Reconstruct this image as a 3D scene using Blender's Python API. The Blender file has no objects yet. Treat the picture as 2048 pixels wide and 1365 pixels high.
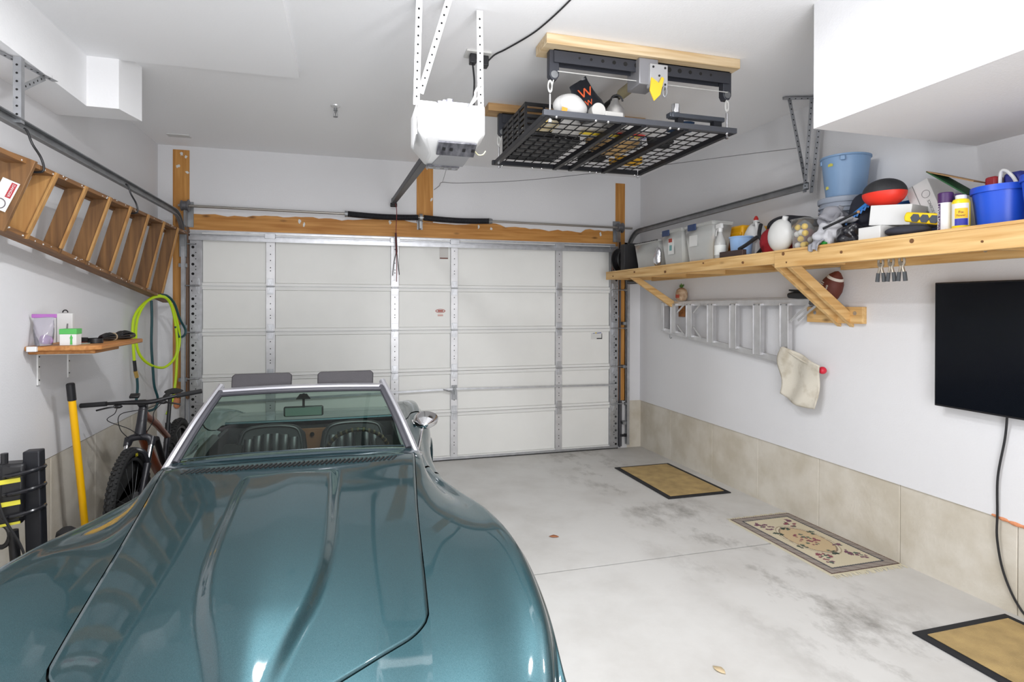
import bpy, bmesh, math, random
from mathutils import Vector, Matrix, Euler
random.seed(7)
PI = math.pi
scene = bpy.context.scene
C = scene.collection
# ------------------------------------------------------------------ camera
cam_d = bpy.data.cameras.new('camera'); cam = bpy.data.objects.new('camera', cam_d); C.objects.link(cam)
FPX = 1155.86
cam_d.sensor_width = 36.0; cam_d.sensor_fit = 'HORIZONTAL'
cam_d.lens = FPX / 2048 * 36.0
cam_d.shift_y = (613.82 - 682.5) / 2048.0
cam_d.clip_start = 0.02
YAW, PITCH, ROLL = 0.27817, -0.00334, 0.00245
_r = Vector((math.cos(YAW), -math.sin(YAW), 0))
_f = Vector((math.sin(YAW)*math.cos(PITCH), math.cos(YAW)*math.cos(PITCH), math.sin(PITCH)))
_u = _r.cross(_f)
_r2 = _r*math.cos(ROLL) + _u*math.sin(ROLL); _u2 = -_r*math.sin(ROLL) + _u*math.cos(ROLL)
_m = Matrix((_r2, _u2, -_f)).transposed().to_4x4(); _m.translation = Vector((1.5727, -6.3929, 1.7391))
cam.matrix_world = _m
scene.camera = cam
# ------------------------------------------------------------------ world and lights
world = bpy.data.worlds.new('world'); scene.world = world; world.use_nodes = True
world.node_tree.nodes['Background'].inputs[0].default_value = (0.75, 0.8, 0.9, 1)
world.node_tree.nodes['Background'].inputs[1].default_value = 0.3
def area(name, loc, rot, sx, sy, power, col=(1, 1, 1)):
    d = bpy.data.lights.new(name, 'AREA'); d.shape = 'RECTANGLE'; d.size = sx; d.size_y = sy; d.energy = power; d.color = col
    o = bpy.data.objects.new(name, d); C.objects.link(o); o.location = loc; o.rotation_euler = rot
    return o
def disc(name, loc, power, size):
    d = bpy.data.lights.new(name, 'AREA'); d.shape = 'DISK'; d.size = size; d.energy = power; d.color = (0.97, 0.98, 1.0)
    o = bpy.data.objects.new(name, d); C.objects.link(o); o.location = loc; return o
disc('ceiling_disc_light', (2.5, -4.3, 3.18), 12, 0.16)
disc('ceiling_disc_light', (1.5, -3.85, 3.18), 27, 0.16)
lp = bpy.data.lights.new('ceiling_bulb', 'POINT'); lp.energy = 10; lp.shadow_soft_size = 0.06; lp.color = (0.97, 0.98, 1.0)
lo = bpy.data.objects.new('ceiling_bulb', lp); C.objects.link(lo); lo.location = (2.5, -4.3, 3.06)
area('added_fill_light', (2.1, -7.62, 1.32), (math.radians(90), 0, 0), 2.3, 2.2, 72, (0.98, 0.98, 1.0))  # added fill behind the camera, not a known source
vs = scene.view_settings
vs.view_transform = 'Standard'; vs.look = 'None'; vs.gamma = 1; vs.use_curve_mapping = False
vs.exposure = 0.88
# ------------------------------------------------------------------ materials
def nodes(name):
    m = bpy.data.materials.new(name); m.use_nodes = True
    nt = m.node_tree; return m, nt, nt.nodes['Principled BSDF']
def N(nt, typ, **kw):
    n = nt.nodes.new(typ)
    for k, v in kw.items():
        if k in n.inputs.keys(): n.inputs[k].default_value = v
        else: setattr(n, k, v)
    return n
def rgb(c): return (c[0], c[1], c[2], 1)
def sr(r, g, b):
    f = lambda v: (v/255/12.92) if v/255 <= 0.04045 else ((v/255+0.055)/1.055)**2.4
    return (f(r), f(g), f(b))
_mc = {}
def mat(name, col, rough=0.5, metal=0.0, var=0.0, vscale=6.0, bump=0.0, bscale=60.0, coat=0.0, stretch=None, col2=None, trans=0.0, emit=0.0, thr=(0.3, 0.7), detail=4.0, spec=0.5):
    if name in _mc: return _mc[name]
    m, nt, p = nodes(name)
    p.inputs['Base Color'].default_value = rgb(col); p.inputs['Roughness'].default_value = rough; p.inputs['Metallic'].default_value = metal
    p.inputs['Coat Weight'].default_value = coat; p.inputs['Transmission Weight'].default_value = trans; p.inputs['Specular IOR Level'].default_value = spec
    if emit: p.inputs['Emission Color'].default_value = rgb(col); p.inputs['Emission Strength'].default_value = emit
    if var or bump or col2:
        tc = N(nt, 'ShaderNodeTexCoord'); mp = N(nt, 'ShaderNodeMapping')
        nt.links.new(tc.outputs['Object'], mp.inputs[0])
        if stretch: mp.inputs['Scale'].default_value = stretch
        if var or col2:
            no = N(nt, 'ShaderNodeTexNoise', Scale=vscale, Detail=detail); nt.links.new(mp.outputs[0], no.inputs['Vector'])
            rp = N(nt, 'ShaderNodeValToRGB'); nt.links.new(no.outputs[0], rp.inputs[0])
            rp.color_ramp.elements[0].position = thr[0]; rp.color_ramp.elements[1].position = thr[1]
            rp.color_ramp.elements[0].color = rgb([max(0, c*(1-var)) for c in col]) if not col2 else rgb(col)
            rp.color_ramp.elements[1].color = rgb([min(1, c*(1+var)) for c in col]) if not col2 else rgb(col2)
            nt.links.new(rp.outputs[0], p.inputs['Base Color'])
        if bump:
            nb = N(nt, 'ShaderNodeTexNoise', Scale=bscale, Detail=3.0); nt.links.new(mp.outputs[0], nb.inputs['Vector'])
            bp = N(nt, 'ShaderNodeBump', Strength=bump, Distance=0.01); nt.links.new(nb.outputs[0], bp.inputs['Height']); nt.links.new(bp.outputs[0], p.inputs['Normal'])
    _mc[name] = m; return m
def wood(name, c1, c2, axis='y', knots=True, rough=0.6):
    if name in _mc: return _mc[name]
    m, nt, p = nodes(name); p.inputs['Roughness'].default_value = rough
    tc = N(nt, 'ShaderNodeTexCoord'); mp = N(nt, 'ShaderNodeMapping'); nt.links.new(tc.outputs['Object'], mp.inputs[0])
    s = {'x': (1.2, 22, 22), 'y': (22, 1.2, 22), 'z': (22, 22, 1.2)}[axis]; mp.inputs['Scale'].default_value = s
    no = N(nt, 'ShaderNodeTexNoise', Scale=1.6, Detail=5.0, Distortion=0.4); nt.links.new(mp.outputs[0], no.inputs['Vector'])
    rp = N(nt, 'ShaderNodeValToRGB'); nt.links.new(no.outputs[0], rp.inputs[0])
    rp.color_ramp.elements[0].position = 0.32; rp.color_ramp.elements[1].position = 0.68
    rp.color_ramp.elements[0].color = rgb(c1); rp.color_ramp.elements[1].color = rgb(c2)
    out = rp.outputs[0]
    if knots:
        m2 = N(nt, 'ShaderNodeMapping'); nt.links.new(tc.outputs['Object'], m2.inputs[0])
        m2.inputs['Scale'].default_value = {'x': (2.2, 6, 6), 'y': (6, 2.2, 6), 'z': (6, 6, 2.2)}[axis]
        vo = N(nt, 'ShaderNodeTexVoronoi', Scale=1.3); nt.links.new(m2.outputs[0], vo.inputs['Vector'])
        kr = N(nt, 'ShaderNodeValToRGB'); nt.links.new(vo.outputs['Distance'], kr.inputs[0])
        kr.color_ramp.elements[0].position = 0.03; kr.color_ramp.elements[0].color = (1, 1, 1, 1)
        kr.color_ramp.elements[1].position = 0.14; kr.color_ramp.elements[1].color = (0, 0, 0, 1)
        mx = N(nt, 'ShaderNodeMix', data_type='RGBA'); nt.links.new(kr.outputs[0], mx.inputs[0]); nt.links.new(out, mx.inputs[6])
        mx.inputs[7].default_value = rgb([c*0.42 for c in c1]); out = mx.outputs[2]
    nt.links.new(out, p.inputs['Base Color'])
    bp = N(nt, 'ShaderNodeBump', Strength=0.15, Distance=0.003); nt.links.new(no.outputs[0], bp.inputs['Height']); nt.links.new(bp.outputs[0], p.inputs['Normal'])
    _mc[name] = m; return m
def vcol(name, rough=0.8, metal=0.0):
    if name in _mc: return _mc[name]
    m, nt, p = nodes(name); p.inputs['Roughness'].default_value = rough
    a = N(nt, 'ShaderNodeVertexColor', layer_name='print'); nt.links.new(a.outputs[0], p.inputs['Base Color'])
    _mc[name] = m; return m
def clear(name, tint, fres=1.45, rough=0.03, body=0.0, bodycol=(1, 1, 1)):
    """thin clear or milky sheet: tinted see-through plus fresnel reflection, optionally some diffuse body"""
    if name in _mc: return _mc[name]
    m, nt, p = nodes(name); o = nt.nodes['Material Output']; nt.nodes.remove(p)
    t = N(nt, 'ShaderNodeBsdfTransparent'); t.inputs[0].default_value = rgb(tint)
    g = N(nt, 'ShaderNodeBsdfGlossy'); g.inputs['Roughness'].default_value = rough
    fr = N(nt, 'ShaderNodeFresnel', IOR=fres); mx = N(nt, 'ShaderNodeMixShader')
    src = t.outputs[0]
    if body:
        d = N(nt, 'ShaderNodeBsdfDiffuse'); d.inputs[0].default_value = rgb(bodycol); m2 = N(nt, 'ShaderNodeMixShader'); m2.inputs[0].default_value = body
        nt.links.new(t.outputs[0], m2.inputs[1]); nt.links.new(d.outputs[0], m2.inputs[2]); src = m2.outputs[0]
    nt.links.new(fr.outputs[0], mx.inputs[0]); nt.links.new(src, mx.inputs[1]); nt.links.new(g.outputs[0], mx.inputs[2]); nt.links.new(mx.outputs[0], o.inputs[0])
    _mc[name] = m; return m
WHITE = mat('wall_white', (0.75, 0.75, 0.765), 0.75, bump=0.12, bscale=90, var=0.012, vscale=2)
CEILM = mat('ceiling_white', (0.93, 0.93, 0.94), 0.85, bump=0.1, bscale=80)
CONC = mat('foundation_concrete', sr(196, 188, 172), 0.85, col2=sr(212, 206, 194), vscale=4.5, bump=0.25, bscale=45, detail=8, thr=(0.35, 0.62))
PINE = wood('pine_lumber', sr(196, 150, 88), sr(226, 190, 132), 'y')
PINEX = wood('pine_lumber_x', sr(196, 150, 88), sr(226, 190, 132), 'x')
PINEZ = wood('pine_lumber_z', sr(196, 150, 88), sr(226, 190, 132), 'z')
STUDZ = wood('aged_stud', sr(172, 112, 42), sr(204, 148, 76), 'z')
STUDX = wood('aged_header', sr(172, 112, 42), sr(206, 150, 80), 'x')
DARKW = wood('ladder_wood', sr(96, 66, 38), sr(134, 96, 56), 'z', knots=False)
DARKWY = wood('ladder_wood_y', sr(104, 70, 40), sr(144, 102, 60), 'y', knots=False)
PLYW = wood('ladder_pale_wood', sr(160, 112, 60), sr(188, 144, 86), 'z', knots=False)
GALV = mat('galvanised_steel', (0.50, 0.51, 0.53), 0.38, 0.85, var=0.12, vscale=18)
GALVD = mat('dull_galvanised', (0.30, 0.31, 0.32), 0.45, 0.8, var=0.15, vscale=12)
ALU = mat('aluminium', (0.60, 0.60, 0.61), 0.42, 0.7, var=0.08, vscale=10)
BLACK = mat('black_plastic', (0.012, 0.012, 0.014), 0.42)
BLACKM = mat('black_matte', (0.02, 0.02, 0.022), 0.8)
BLACKS = mat('black_steel', (0.018, 0.019, 0.024), 0.45, 0.3)
RUBBER = mat('rubber', (0.018, 0.018, 0.018), 0.85, bump=0.3, bscale=120)
HOLE = mat('dark_hole', (0.01, 0.01, 0.01), 0.9)
CHROME = mat('chrome', (0.75, 0.75, 0.77), 0.12, 1.0)
DOORW = mat('door_white', sr(236, 236, 233), 0.5, var=0.01, vscale=3)
DOORP = mat('door_panel_white', sr(238, 238, 234), 0.6, var=0.015, vscale=4, bump=0.04, bscale=200)
WPLAST = mat('white_plastic', (0.74, 0.74, 0.73), 0.35)
MILKY = clear('milky_plastic', (0.99, 0.99, 0.985), 1.2, 0.3, 0.42, (0.92, 0.93, 0.90))
MILKY2 = clear('cloudy_bottle_plastic', (0.8, 0.8, 0.78), 1.4, 0.25, 0.55, (0.78, 0.78, 0.76))
CLEARB = clear('clear_box_plastic', (0.97, 0.97, 0.97), 1.2, 0.15, 0.10, (0.85, 0.86, 0.84))
BAGCLR = clear('clear_bag', (0.9, 0.89, 0.93), 1.35, 0.12, 0.22, (0.72, 0.7, 0.78))
# ------------------------------------------------------------------ mesh builder
class MB:
    def __init__(s): s.v = []; s.f = []; s.col = None
    def add(s, vs, fs):
        b = len(s.v); s.v += [Vector(p) for p in vs]; s.f += [tuple(i+b for i in f) for f in fs]; return s
    def box(s, c, d, rot=None):
        x, y, z = d[0]/2, d[1]/2, d[2]/2; c = Vector(c)
        p = [Vector(q) for q in ((-x,-y,-z),(x,-y,-z),(x,y,-z),(-x,y,-z),(-x,-y,z),(x,-y,z),(x,y,z),(-x,y,z))]
        if rot is not None:
            R = rot if isinstance(rot, Matrix) else Euler(rot).to_matrix()
            p = [R @ q for q in p]
        return s.add([q+c for q in p], [(0,3,2,1),(4,5,6,7),(0,1,5,4),(1,2,6,5),(2,3,7,6),(3,0,4,7)])
    def bx(s, x0, x1, y0, y1, z0, z1): return s.box(((x0+x1)/2,(y0+y1)/2,(z0+z1)/2),(abs(x1-x0),abs(y1-y0),abs(z1-z0)))
    def bar(s, a, b, w, h, up=(0,0,1)):
        a, b = Vector(a), Vector(b); d = (b-a); L = d.length; d.normalize(); u = Vector(up)
        if abs(d.dot(u)) > 0.98: u = Vector((1,0,0))
        x = d.cross(u).normalized(); z = x.cross(d).normalized()
        return s.box((a+b)/2, (w, L, h), Matrix((x, d, z)).transposed())
    def tube(s, pts, r, n=8, closed=False, cap=True):
        pts = [Vector(p) for p in pts]; m = len(pts); rr = r if isinstance(r, (list, tuple)) else [r]*m
        t0 = (pts[1]-pts[0]).normalized(); u = t0.orthogonal().normalized(); rings = []
        for i, p in enumerate(pts):
            if closed: t = (pts[(i+1) % m]-pts[i-1])
            else: t = pts[min(i+1, m-1)]-pts[max(i-1, 0)]
            t.normalize(); u = (u - t*u.dot(t)); u = u.normalized() if u.length > 1e-6 else t.orthogonal().normalized(); w = t.cross(u)
            rings.append([p+(u*math.cos(2*PI*k/n)+w*math.sin(2*PI*k/n))*rr[i] for k in range(n)])
        V = [q for g in rings for q in g]; F = []
        for i in range(m if closed else m-1):
            j = (i+1) % m
            for k in range(n): F.append((i*n+k, i*n+(k+1) % n, j*n+(k+1) % n, j*n+k))
        if not closed and cap: F += [tuple(range(n))[::-1], tuple((m-1)*n+k for k in range(n))]
        return s.add(V, F)
    def cyl(s, a, b, r0, r1=None, n=16): return s.tube([a, b], [r0, r0 if r1 is None else r1], n)
    def lathe(s, prof, o=(0,0,0), R=None, n=24, sx=1.0, sy=1.0):
        o = Vector(o); V = []; F = []; m = len(prof)
        for r, z in prof:
            for k in range(n):
                q = Vector((r*math.cos(2*PI*k/n)*sx, r*math.sin(2*PI*k/n)*sy, z))
                V.append(o + (R @ q if R is not None else q))
        for i in range(m-1):
            for k in range(n): F.append((i*n+k, i*n+(k+1) % n, (i+1)*n+(k+1) % n, (i+1)*n+k))
        if prof[0][0] > 1e-5: F.append(tuple(range(n))[::-1])
        if prof[-1][0] > 1e-5: F.append(tuple((m-1)*n+k for k in range(n)))
        return s.add(V, F)
    def sph(s, c, r, nu=16, nv=10, R=None, f=None):
        r = (r, r, r) if not isinstance(r, (tuple, list)) else r; V = []; F = []
        for i in range(nv+1):
            th = PI*i/nv
            for k in range(nu):
                ph = 2*PI*k/nu; q = Vector((math.sin(th)*math.cos(ph), math.sin(th)*math.sin(ph), math.cos(th)))
                if f: q = q*f(q)
                q = Vector((q.x*r[0], q.y*r[1], q.z*r[2])); V.append(Vector(c)+(R @ q if R is not None else q))
        for i in range(nv):
            for k in range(nu): F.append((i*nu+k, (i+1)*nu+k, (i+1)*nu+(k+1) % nu, i*nu+(k+1) % nu))
        return s.add(V, F)
    def prism(s, poly, d, M=None):
        """poly in local xy, extruded along local z from 0 to d"""
        n = len(poly); V = [Vector((x, y, 0)) for x, y in poly]+[Vector((x, y, d)) for x, y in poly]
        if M is not None: V = [M @ q for q in V]
        F = [tuple(range(n))[::-1], tuple(range(n, 2*n))]+[(i, (i+1) % n, n+(i+1) % n, n+i) for i in range(n)]
        return s.add(V, F)
    def grid(s, rows, closed=False):
        n = len(rows[0]); V = [p for r in rows for p in r]; F = []
        for i in range(len(rows)-1):
            for k in range(n if closed else n-1):
                F.append((i*n+k, i*n+(k+1) % n, (i+1)*n+(k+1) % n, (i+1)*n+k))
        return s.add(V, F)
def frame(o, x, y):
    x, y = Vector(x), Vector(y); z = x.cross(y); M = Matrix((x, y, z)).transposed().to_4x4(); M.translation = Vector(o); return M
def RW(x, y, z): return frame((x, y, z), (0,-1,0), (0,0,1))     # sheet on something facing the left wall
def LW(x, y, z): return frame((x, y, z), (0,1,0), (0,0,1))      # sheet facing the right wall
def FW(x, y, z): return frame((x, y, z), (1,0,0), (0,0,1))      # sheet facing the back of the garage
ROOT = {}
def finish(o, angle=0.6):
    me = o.data
    for p in me.polygons: p.use_smooth = True
    me.set_sharp_from_angle(angle=angle)
def obj(name, mb, m, parent=None, bevel=0.0, angle=0.6, local=False, sub=0, solid=0.0, label=None):
    off = Vector((0,0,0))
    if parent is not None and not local: off = ROOT.get(parent.name, off)
    me = bpy.data.meshes.new(name); me.from_pydata([tuple(p-off) for p in mb.v], [], mb.f)
    bm = bmesh.new(); bm.from_mesh(me); bmesh.ops.recalc_face_normals(bm, faces=bm.faces[:]); bm.to_mesh(me); bm.free()
    if mb.col:
        ca = me.color_attributes.new('print', 'FLOAT_COLOR', 'POINT')
        for i, c in enumerate(mb.col): ca.data[i].color = (c[0], c[1], c[2], 1)
    me.materials.append(m); o = bpy.data.objects.new(name, me); C.objects.link(o)
    if parent is not None: o.parent = parent; ROOT[o.name] = off
    finish(o, angle)
    if bevel:
        b = o.modifiers.new('bevel', 'BEVEL'); b.width = bevel; b.segments = 2; b.limit_method = 'ANGLE'; b.angle_limit = 0.7
    if solid:
        b = o.modifiers.new('solid', 'SOLIDIFY'); b.thickness = solid; b.offset = -1
    if sub:
        b = o.modifiers.new('sub', 'SUBSURF'); b.levels = sub; b.render_levels = sub
    if label: o['label'] = label
    return o
def thing(name, label, cat, loc=(0,0,0), group=None, rot=None):
    o = bpy.data.objects.new(name, None); C.objects.link(o); o.location = loc; o.empty_display_size = 0.1
    o['label'] = label; o['category'] = cat
    if group: o['group'] = group
    if rot: o.rotation_euler = rot
    ROOT[o.name] = Vector(loc); return o
def tag(o, label, cat, group=None):
    o['label'] = label; o['category'] = cat
    if group: o['group'] = group
    return o
def struct(name, mb, m, parent=None, **kw):
    o = obj(name, mb, m, parent, **kw)
    if parent is None: o['kind'] = 'structure'
    return o
def solo(name, mb, m, label, cat, group=None, base=None, **kw):
    """one-mesh thing with its origin at its base"""
    b = Vector(base) if base else Vector(((min(p.x for p in mb.v)+max(p.x for p in mb.v))/2, (min(p.y for p in mb.v)+max(p.y for p in mb.v))/2, min(p.z for p in mb.v)))
    mb.v = [p-b for p in mb.v]; o = obj(name, mb, m, None, **kw); o.location = b; ROOT[o.name] = b
    return tag(o, label, cat, group)
def text(name, s, size, M, m, parent, ext=0.0004, sx=1.0, align='CENTER'):
    cu = bpy.data.curves.new(name, 'FONT'); cu.body = s; cu.size = size; cu.extrude = ext; cu.align_x = align; cu.align_y = 'CENTER'; cu.resolution_u = 3
    t = bpy.data.objects.new(name, cu); C.objects.link(t)
    dg = bpy.context.evaluated_depsgraph_get(); me = bpy.data.meshes.new_from_object(t.evaluated_get(dg))
    bpy.data.objects.remove(t); bpy.data.curves.remove(cu)
    off = ROOT.get(parent.name, Vector((0,0,0))) if parent is not None else Vector((0,0,0))
    for v in me.vertices:
        q = M @ Vector((v.co.x*sx, v.co.y, v.co.z)); v.co = q-off
    me.materials.clear(); me.materials.append(m)
    o = bpy.data.objects.new(name, me); C.objects.link(o); o.parent = parent; return o
def copy_tree(o, parent=None):
    c = o.copy(); C.objects.link(c); c.parent = parent
    for ch in [k for k in bpy.data.objects if k.parent == o]: copy_tree(ch, c)
    return c
def sheet(M, w, h, d=0.001):
    """thin flat card centred on M, w wide and h high, d thick towards its front"""
    return MB().prism([(-w/2,-h/2),(w/2,-h/2),(w/2,h/2),(-w/2,h/2)], d, M)
def smooth(a, b, x):
    t = max(0, min(1, (x-a)/(b-a))); return t*t*(3-2*t)
def interp(tab, y):
    if y <= tab[0][0]: return tab[0][1]
    for (a, p), (b, q) in zip(tab, tab[1:]):
        if y <= b:
            i = tab.index((a, p)); p0 = tab[i-1][1] if i > 0 else p; q1 = tab[i+2][1] if i+2 < len(tab) else q
            t = (y-a)/(b-a); a0 = tab[i-1][0] if i > 0 else a-(b-a); b1 = tab[i+2][0] if i+2 < len(tab) else b+(b-a)
            m0 = (q-p0)/(b-a0)*(b-a); m1 = (q1-p)/(b1-a)*(b-a)
            return (2*t**3-3*t*t+1)*p+(t**3-2*t*t+t)*m0+(-2*t**3+3*t*t)*q+(t**3-t*t)*m1
    return tab[-1][1]
def spline(pts, n=8, closed=False):
    pts = [Vector(p) for p in pts]; out = []; m = len(pts)
    for i in range(m if closed else m-1):
        p0 = pts[i-1] if (i > 0 or closed) else pts[i]; p1 = pts[i]; p2 = pts[(i+1) % m]; p3 = pts[(i+2) % m] if (i+2 < m or closed) else p2
        for k in range(n):
            t = k/n; out.append(0.5*((2*p1)+(p2-p0)*t+(2*p0-5*p1+4*p2-p3)*t*t+(3*p1-p0-3*p2+p3)*t**3))
    if not closed: out.append(pts[-1])
    return out
SL = 0.0166
def fz(y): return SL*(-y)              # the slab falls towards the door
XL, XR, HC = -0.2084, 5.0477, 3.3018
# ================================================================== the room
YB = -7.6
# ---- floor: a slab in two pours with a saw joint
m_floor, nt, p = nodes('floor_concrete'); p.inputs['Roughness'].default_value = 0.55
tc = N(nt, 'ShaderNodeTexCoord')
n1 = N(nt, 'ShaderNodeTexNoise', Scale=1.6, Detail=9.0, Roughness=0.62); nt.links.new(tc.outputs['Object'], n1.inputs['Vector'])
r1 = N(nt, 'ShaderNodeValToRGB'); nt.links.new(n1.outputs[0], r1.inputs[0])
r1.color_ramp.elements[0].position = 0.32; r1.color_ramp.elements[0].color = rgb(sr(196, 194, 190)); r1.color_ramp.elements[1].position = 0.58; r1.color_ramp.elements[1].color = rgb(sr(210, 209, 206))
n2 = N(nt, 'ShaderNodeTexNoise', Scale=2.3, Detail=7.0, Roughness=0.7); mp = N(nt, 'ShaderNodeMapping'); mp.inputs['Scale'].default_value = (1.5, 0.9, 1); mp.inputs['Location'].default_value = (3.1, 1.7, 0); nt.links.new(tc.outputs['Object'], mp.inputs[0]); nt.links.new(mp.outputs[0], n2.inputs['Vector'])
r2 = N(nt, 'ShaderNodeValToRGB'); nt.links.new(n2.outputs[0], r2.inputs[0]); r2.color_ramp.elements[0].position = 0.5; r2.color_ramp.elements[0].color = (0, 0, 0, 1); r2.color_ramp.elements[1].position = 0.68; r2.color_ramp.elements[1].color = (1, 1, 1, 1)
sx = N(nt, 'ShaderNodeSeparateXYZ'); nt.links.new(tc.outputs['Object'], sx.inputs[0])
mr = N(nt, 'ShaderNodeMath', operation='SUBTRACT'); nt.links.new(sx.outputs[0], mr.inputs[0]); mr.inputs[1].default_value = 4.12       # tyre lane along the right side
ma = N(nt, 'ShaderNodeMath', operation='ABSOLUTE'); nt.links.new(mr.outputs[0], ma.inputs[0])
mm = N(nt, 'ShaderNodeMapRange'); nt.links.new(ma.outputs[0], mm.inputs[0]); mm.inputs[1].default_value = 0.1; mm.inputs[2].default_value = 0.62; mm.inputs[3].default_value = 0.75; mm.inputs[4].default_value = 0.03
mu = N(nt, 'ShaderNodeMath', operation='MULTIPLY'); nt.links.new(mm.outputs[0], mu.inputs[0]); nt.links.new(r2.outputs[0], mu.inputs[1])
mx = N(nt, 'ShaderNodeMix', data_type='RGBA'); nt.links.new(mu.outputs[0], mx.inputs[0]); nt.links.new(r1.outputs[0], mx.inputs[6]); mx.inputs[7].default_value = rgb(sr(122, 118, 112))
# brownish dirt strip along the door threshold
dd = N(nt, 'ShaderNodeMapRange'); nt.links.new(sx.outputs[1], dd.inputs[0]); dd.inputs[1].default_value = -0.55; dd.inputs[2].default_value = 0.0; dd.inputs[3].default_value = 0.0; dd.inputs[4].default_value = 0.28
m5 = N(nt, 'ShaderNodeMath', operation='MULTIPLY'); nt.links.new(dd.outputs[0], m5.inputs[0]); nt.links.new(n2.outputs[0], m5.inputs[1])
mx2 = N(nt, 'ShaderNodeMix', data_type='RGBA'); nt.links.new(m5.outputs[0], mx2.inputs[0]); nt.links.new(mx.outputs[2], mx2.inputs[6]); mx2.inputs[7].default_value = rgb(sr(120, 104, 84))
nt.links.new(mx2.outputs[2], p.inputs['Base Color'])
bp = N(nt, 'ShaderNodeBump', Strength=0.08, Distance=0.01); nt.links.new(n1.outputs[0], bp.inputs['Height']); nt.links.new(bp.outputs[0], p.inputs['Normal'])
def slab(x0, x1, y0, y1, t0, t1):
    b = MB(); V = [(x0,y0,fz(y0)+t0),(x1,y0,fz(y0)+t0),(x1,y1,fz(y1)+t0),(x0,y1,fz(y1)+t0),(x0,y0,fz(y0)+t1),(x1,y0,fz(y0)+t1),(x1,y1,fz(y1)+t1),(x0,y1,fz(y1)+t1)]
    return b.add(V, [(0,3,2,1),(4,5,6,7),(0,1,5,4),(1,2,6,5),(2,3,7,6),(3,0,4,7)])
fl = struct('floor', slab(XL-.2, XR+.2, YB-.2, 0.5, -0.2, -0.03), mat('joint_dark', (0.03, 0.03, 0.03), 0.9))
obj('slab', slab(XL-.2, XR+.2, -2.953, 0.5, -0.06, 0), m_floor, fl, bevel=0.001)
obj('slab', slab(XL-.2, XR+.2, YB-.2, -2.967, -0.06, 0), m_floor, fl, bevel=0.001)
# ---- walls
WBK = struct('wall_back', MB().bx(XL-.2, 0.93, YB-.15, YB, -.2, HC+.3), WHITE)
obj('drywall_panel', MB().bx(3.27, XR+.2, YB-.15, YB, -.2, HC+.3), WHITE, WBK); obj('drywall_panel', MB().bx(0.93, 3.27, YB-.15, YB, 2.45, HC+.3), WHITE, WBK)
# added opening that frames the fill light; the panel beyond keeps world light out
obj('light_stop_panel', MB().bx(XL-.2, XR+.2, YB-.35, YB-.30, -.2, HC+.3), WHITE, WBK)
dr = struct('door_added_frame', MB().bx(0.85, 0.94, YB-.15, YB+.018, 0.12, 2.53), mat('added_frame_white', (.72,.72,.72), .5))  # frame made up to hold the fill light
obj('jamb', MB().bx(3.26, 3.35, YB-.15, YB+.018, 0.12, 2.53), mat('added_frame_white', (.72,.72,.72), .5), dr); obj('head', MB().bx(0.85, 3.35, YB-.15, YB+.018, 2.44, 2.53), mat('added_frame_white', (.72,.72,.72), .5), dr)
DW = 0.014          # drywall stands proud of the foundation
wl = struct('wall_left', MB().bx(XL-.15, XL, YB, 0.3, 0.78, HC+.3), WHITE)
wr = struct('wall_right', MB().bx(XR-DW, XR+.15, YB, 0.0, 0.572, HC+.3), WHITE)
bl = struct('baseboard_left', MB().bx(XL-.16, XL-.03, YB, 0.3, -.1, 0.77), HOLE)
br = struct('baseboard_right', MB().bx(XR+.03, XR+.16, YB, 0.3, -.1, 0.56), HOLE)
ys = [0.3, -0.685, -1.446, -2.11, -2.787, -3.464, -4.152, -4.85, -5.55, -6.25, -6.95, YB]
for a, b in zip(ys, ys[1:]):
    obj('concrete_panel', MB().bx(XR, XR+.06, b+.0015, a-.0015, -.1, 0.572), CONC, br, bevel=0.004)
    obj('concrete_panel', MB().bx(XL-.06, XL-.006, b+.0015, a-.0015, -.1, 0.775), CONC, bl, bevel=0.004)
FOAM = mat('orange_foam', sr(224, 150, 108), 0.9, bump=0.6, bscale=60)
b = MB()
for y, z, s in [(-4.05,.575,.02),(-4.09,.57,.026),(-4.15,.565,.03),(-4.22,.56,.03),(-4.3,.56,.025)]: b.sph((XR-.004, y, z), (.016, s*1.5, s*.5), 10, 6)
obj('foam_bead', b, FOAM, br)
b = MB()
for z, s in [(.74,.03),(.78,.035),(.83,.03),(.86,.02)]: b.sph((XL+.17, -.012, z), (s, .016, s*1.1), 10, 6)
WF = struct('wall_front', MB().bx(XL-.15, 0.02, 0.0, 0.3, 0, HC+.3), WHITE)
obj('drywall_panel', MB().bx(4.80, XR+.15, 0.0, 0.3, 0.572, HC+.3), WHITE, WF)
obj('drywall_panel', MB().bx(0.02, 4.80, 0.0, 0.3, 2.46, HC+.3), WHITE, WF)
obj('foundation_return', MB().bx(4.79, XR+.15, 0.004, 0.3, -.05, 0.575), CONC, WF)
obj('foam_bead', b, FOAM, WF)
obj('jamb', MB().bx(4.74, 4.86, 0.0, 0.28, 0.0, 2.5), mat('jamb_white', (0.6, 0.6, 0.61), 0.6), WF)
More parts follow.
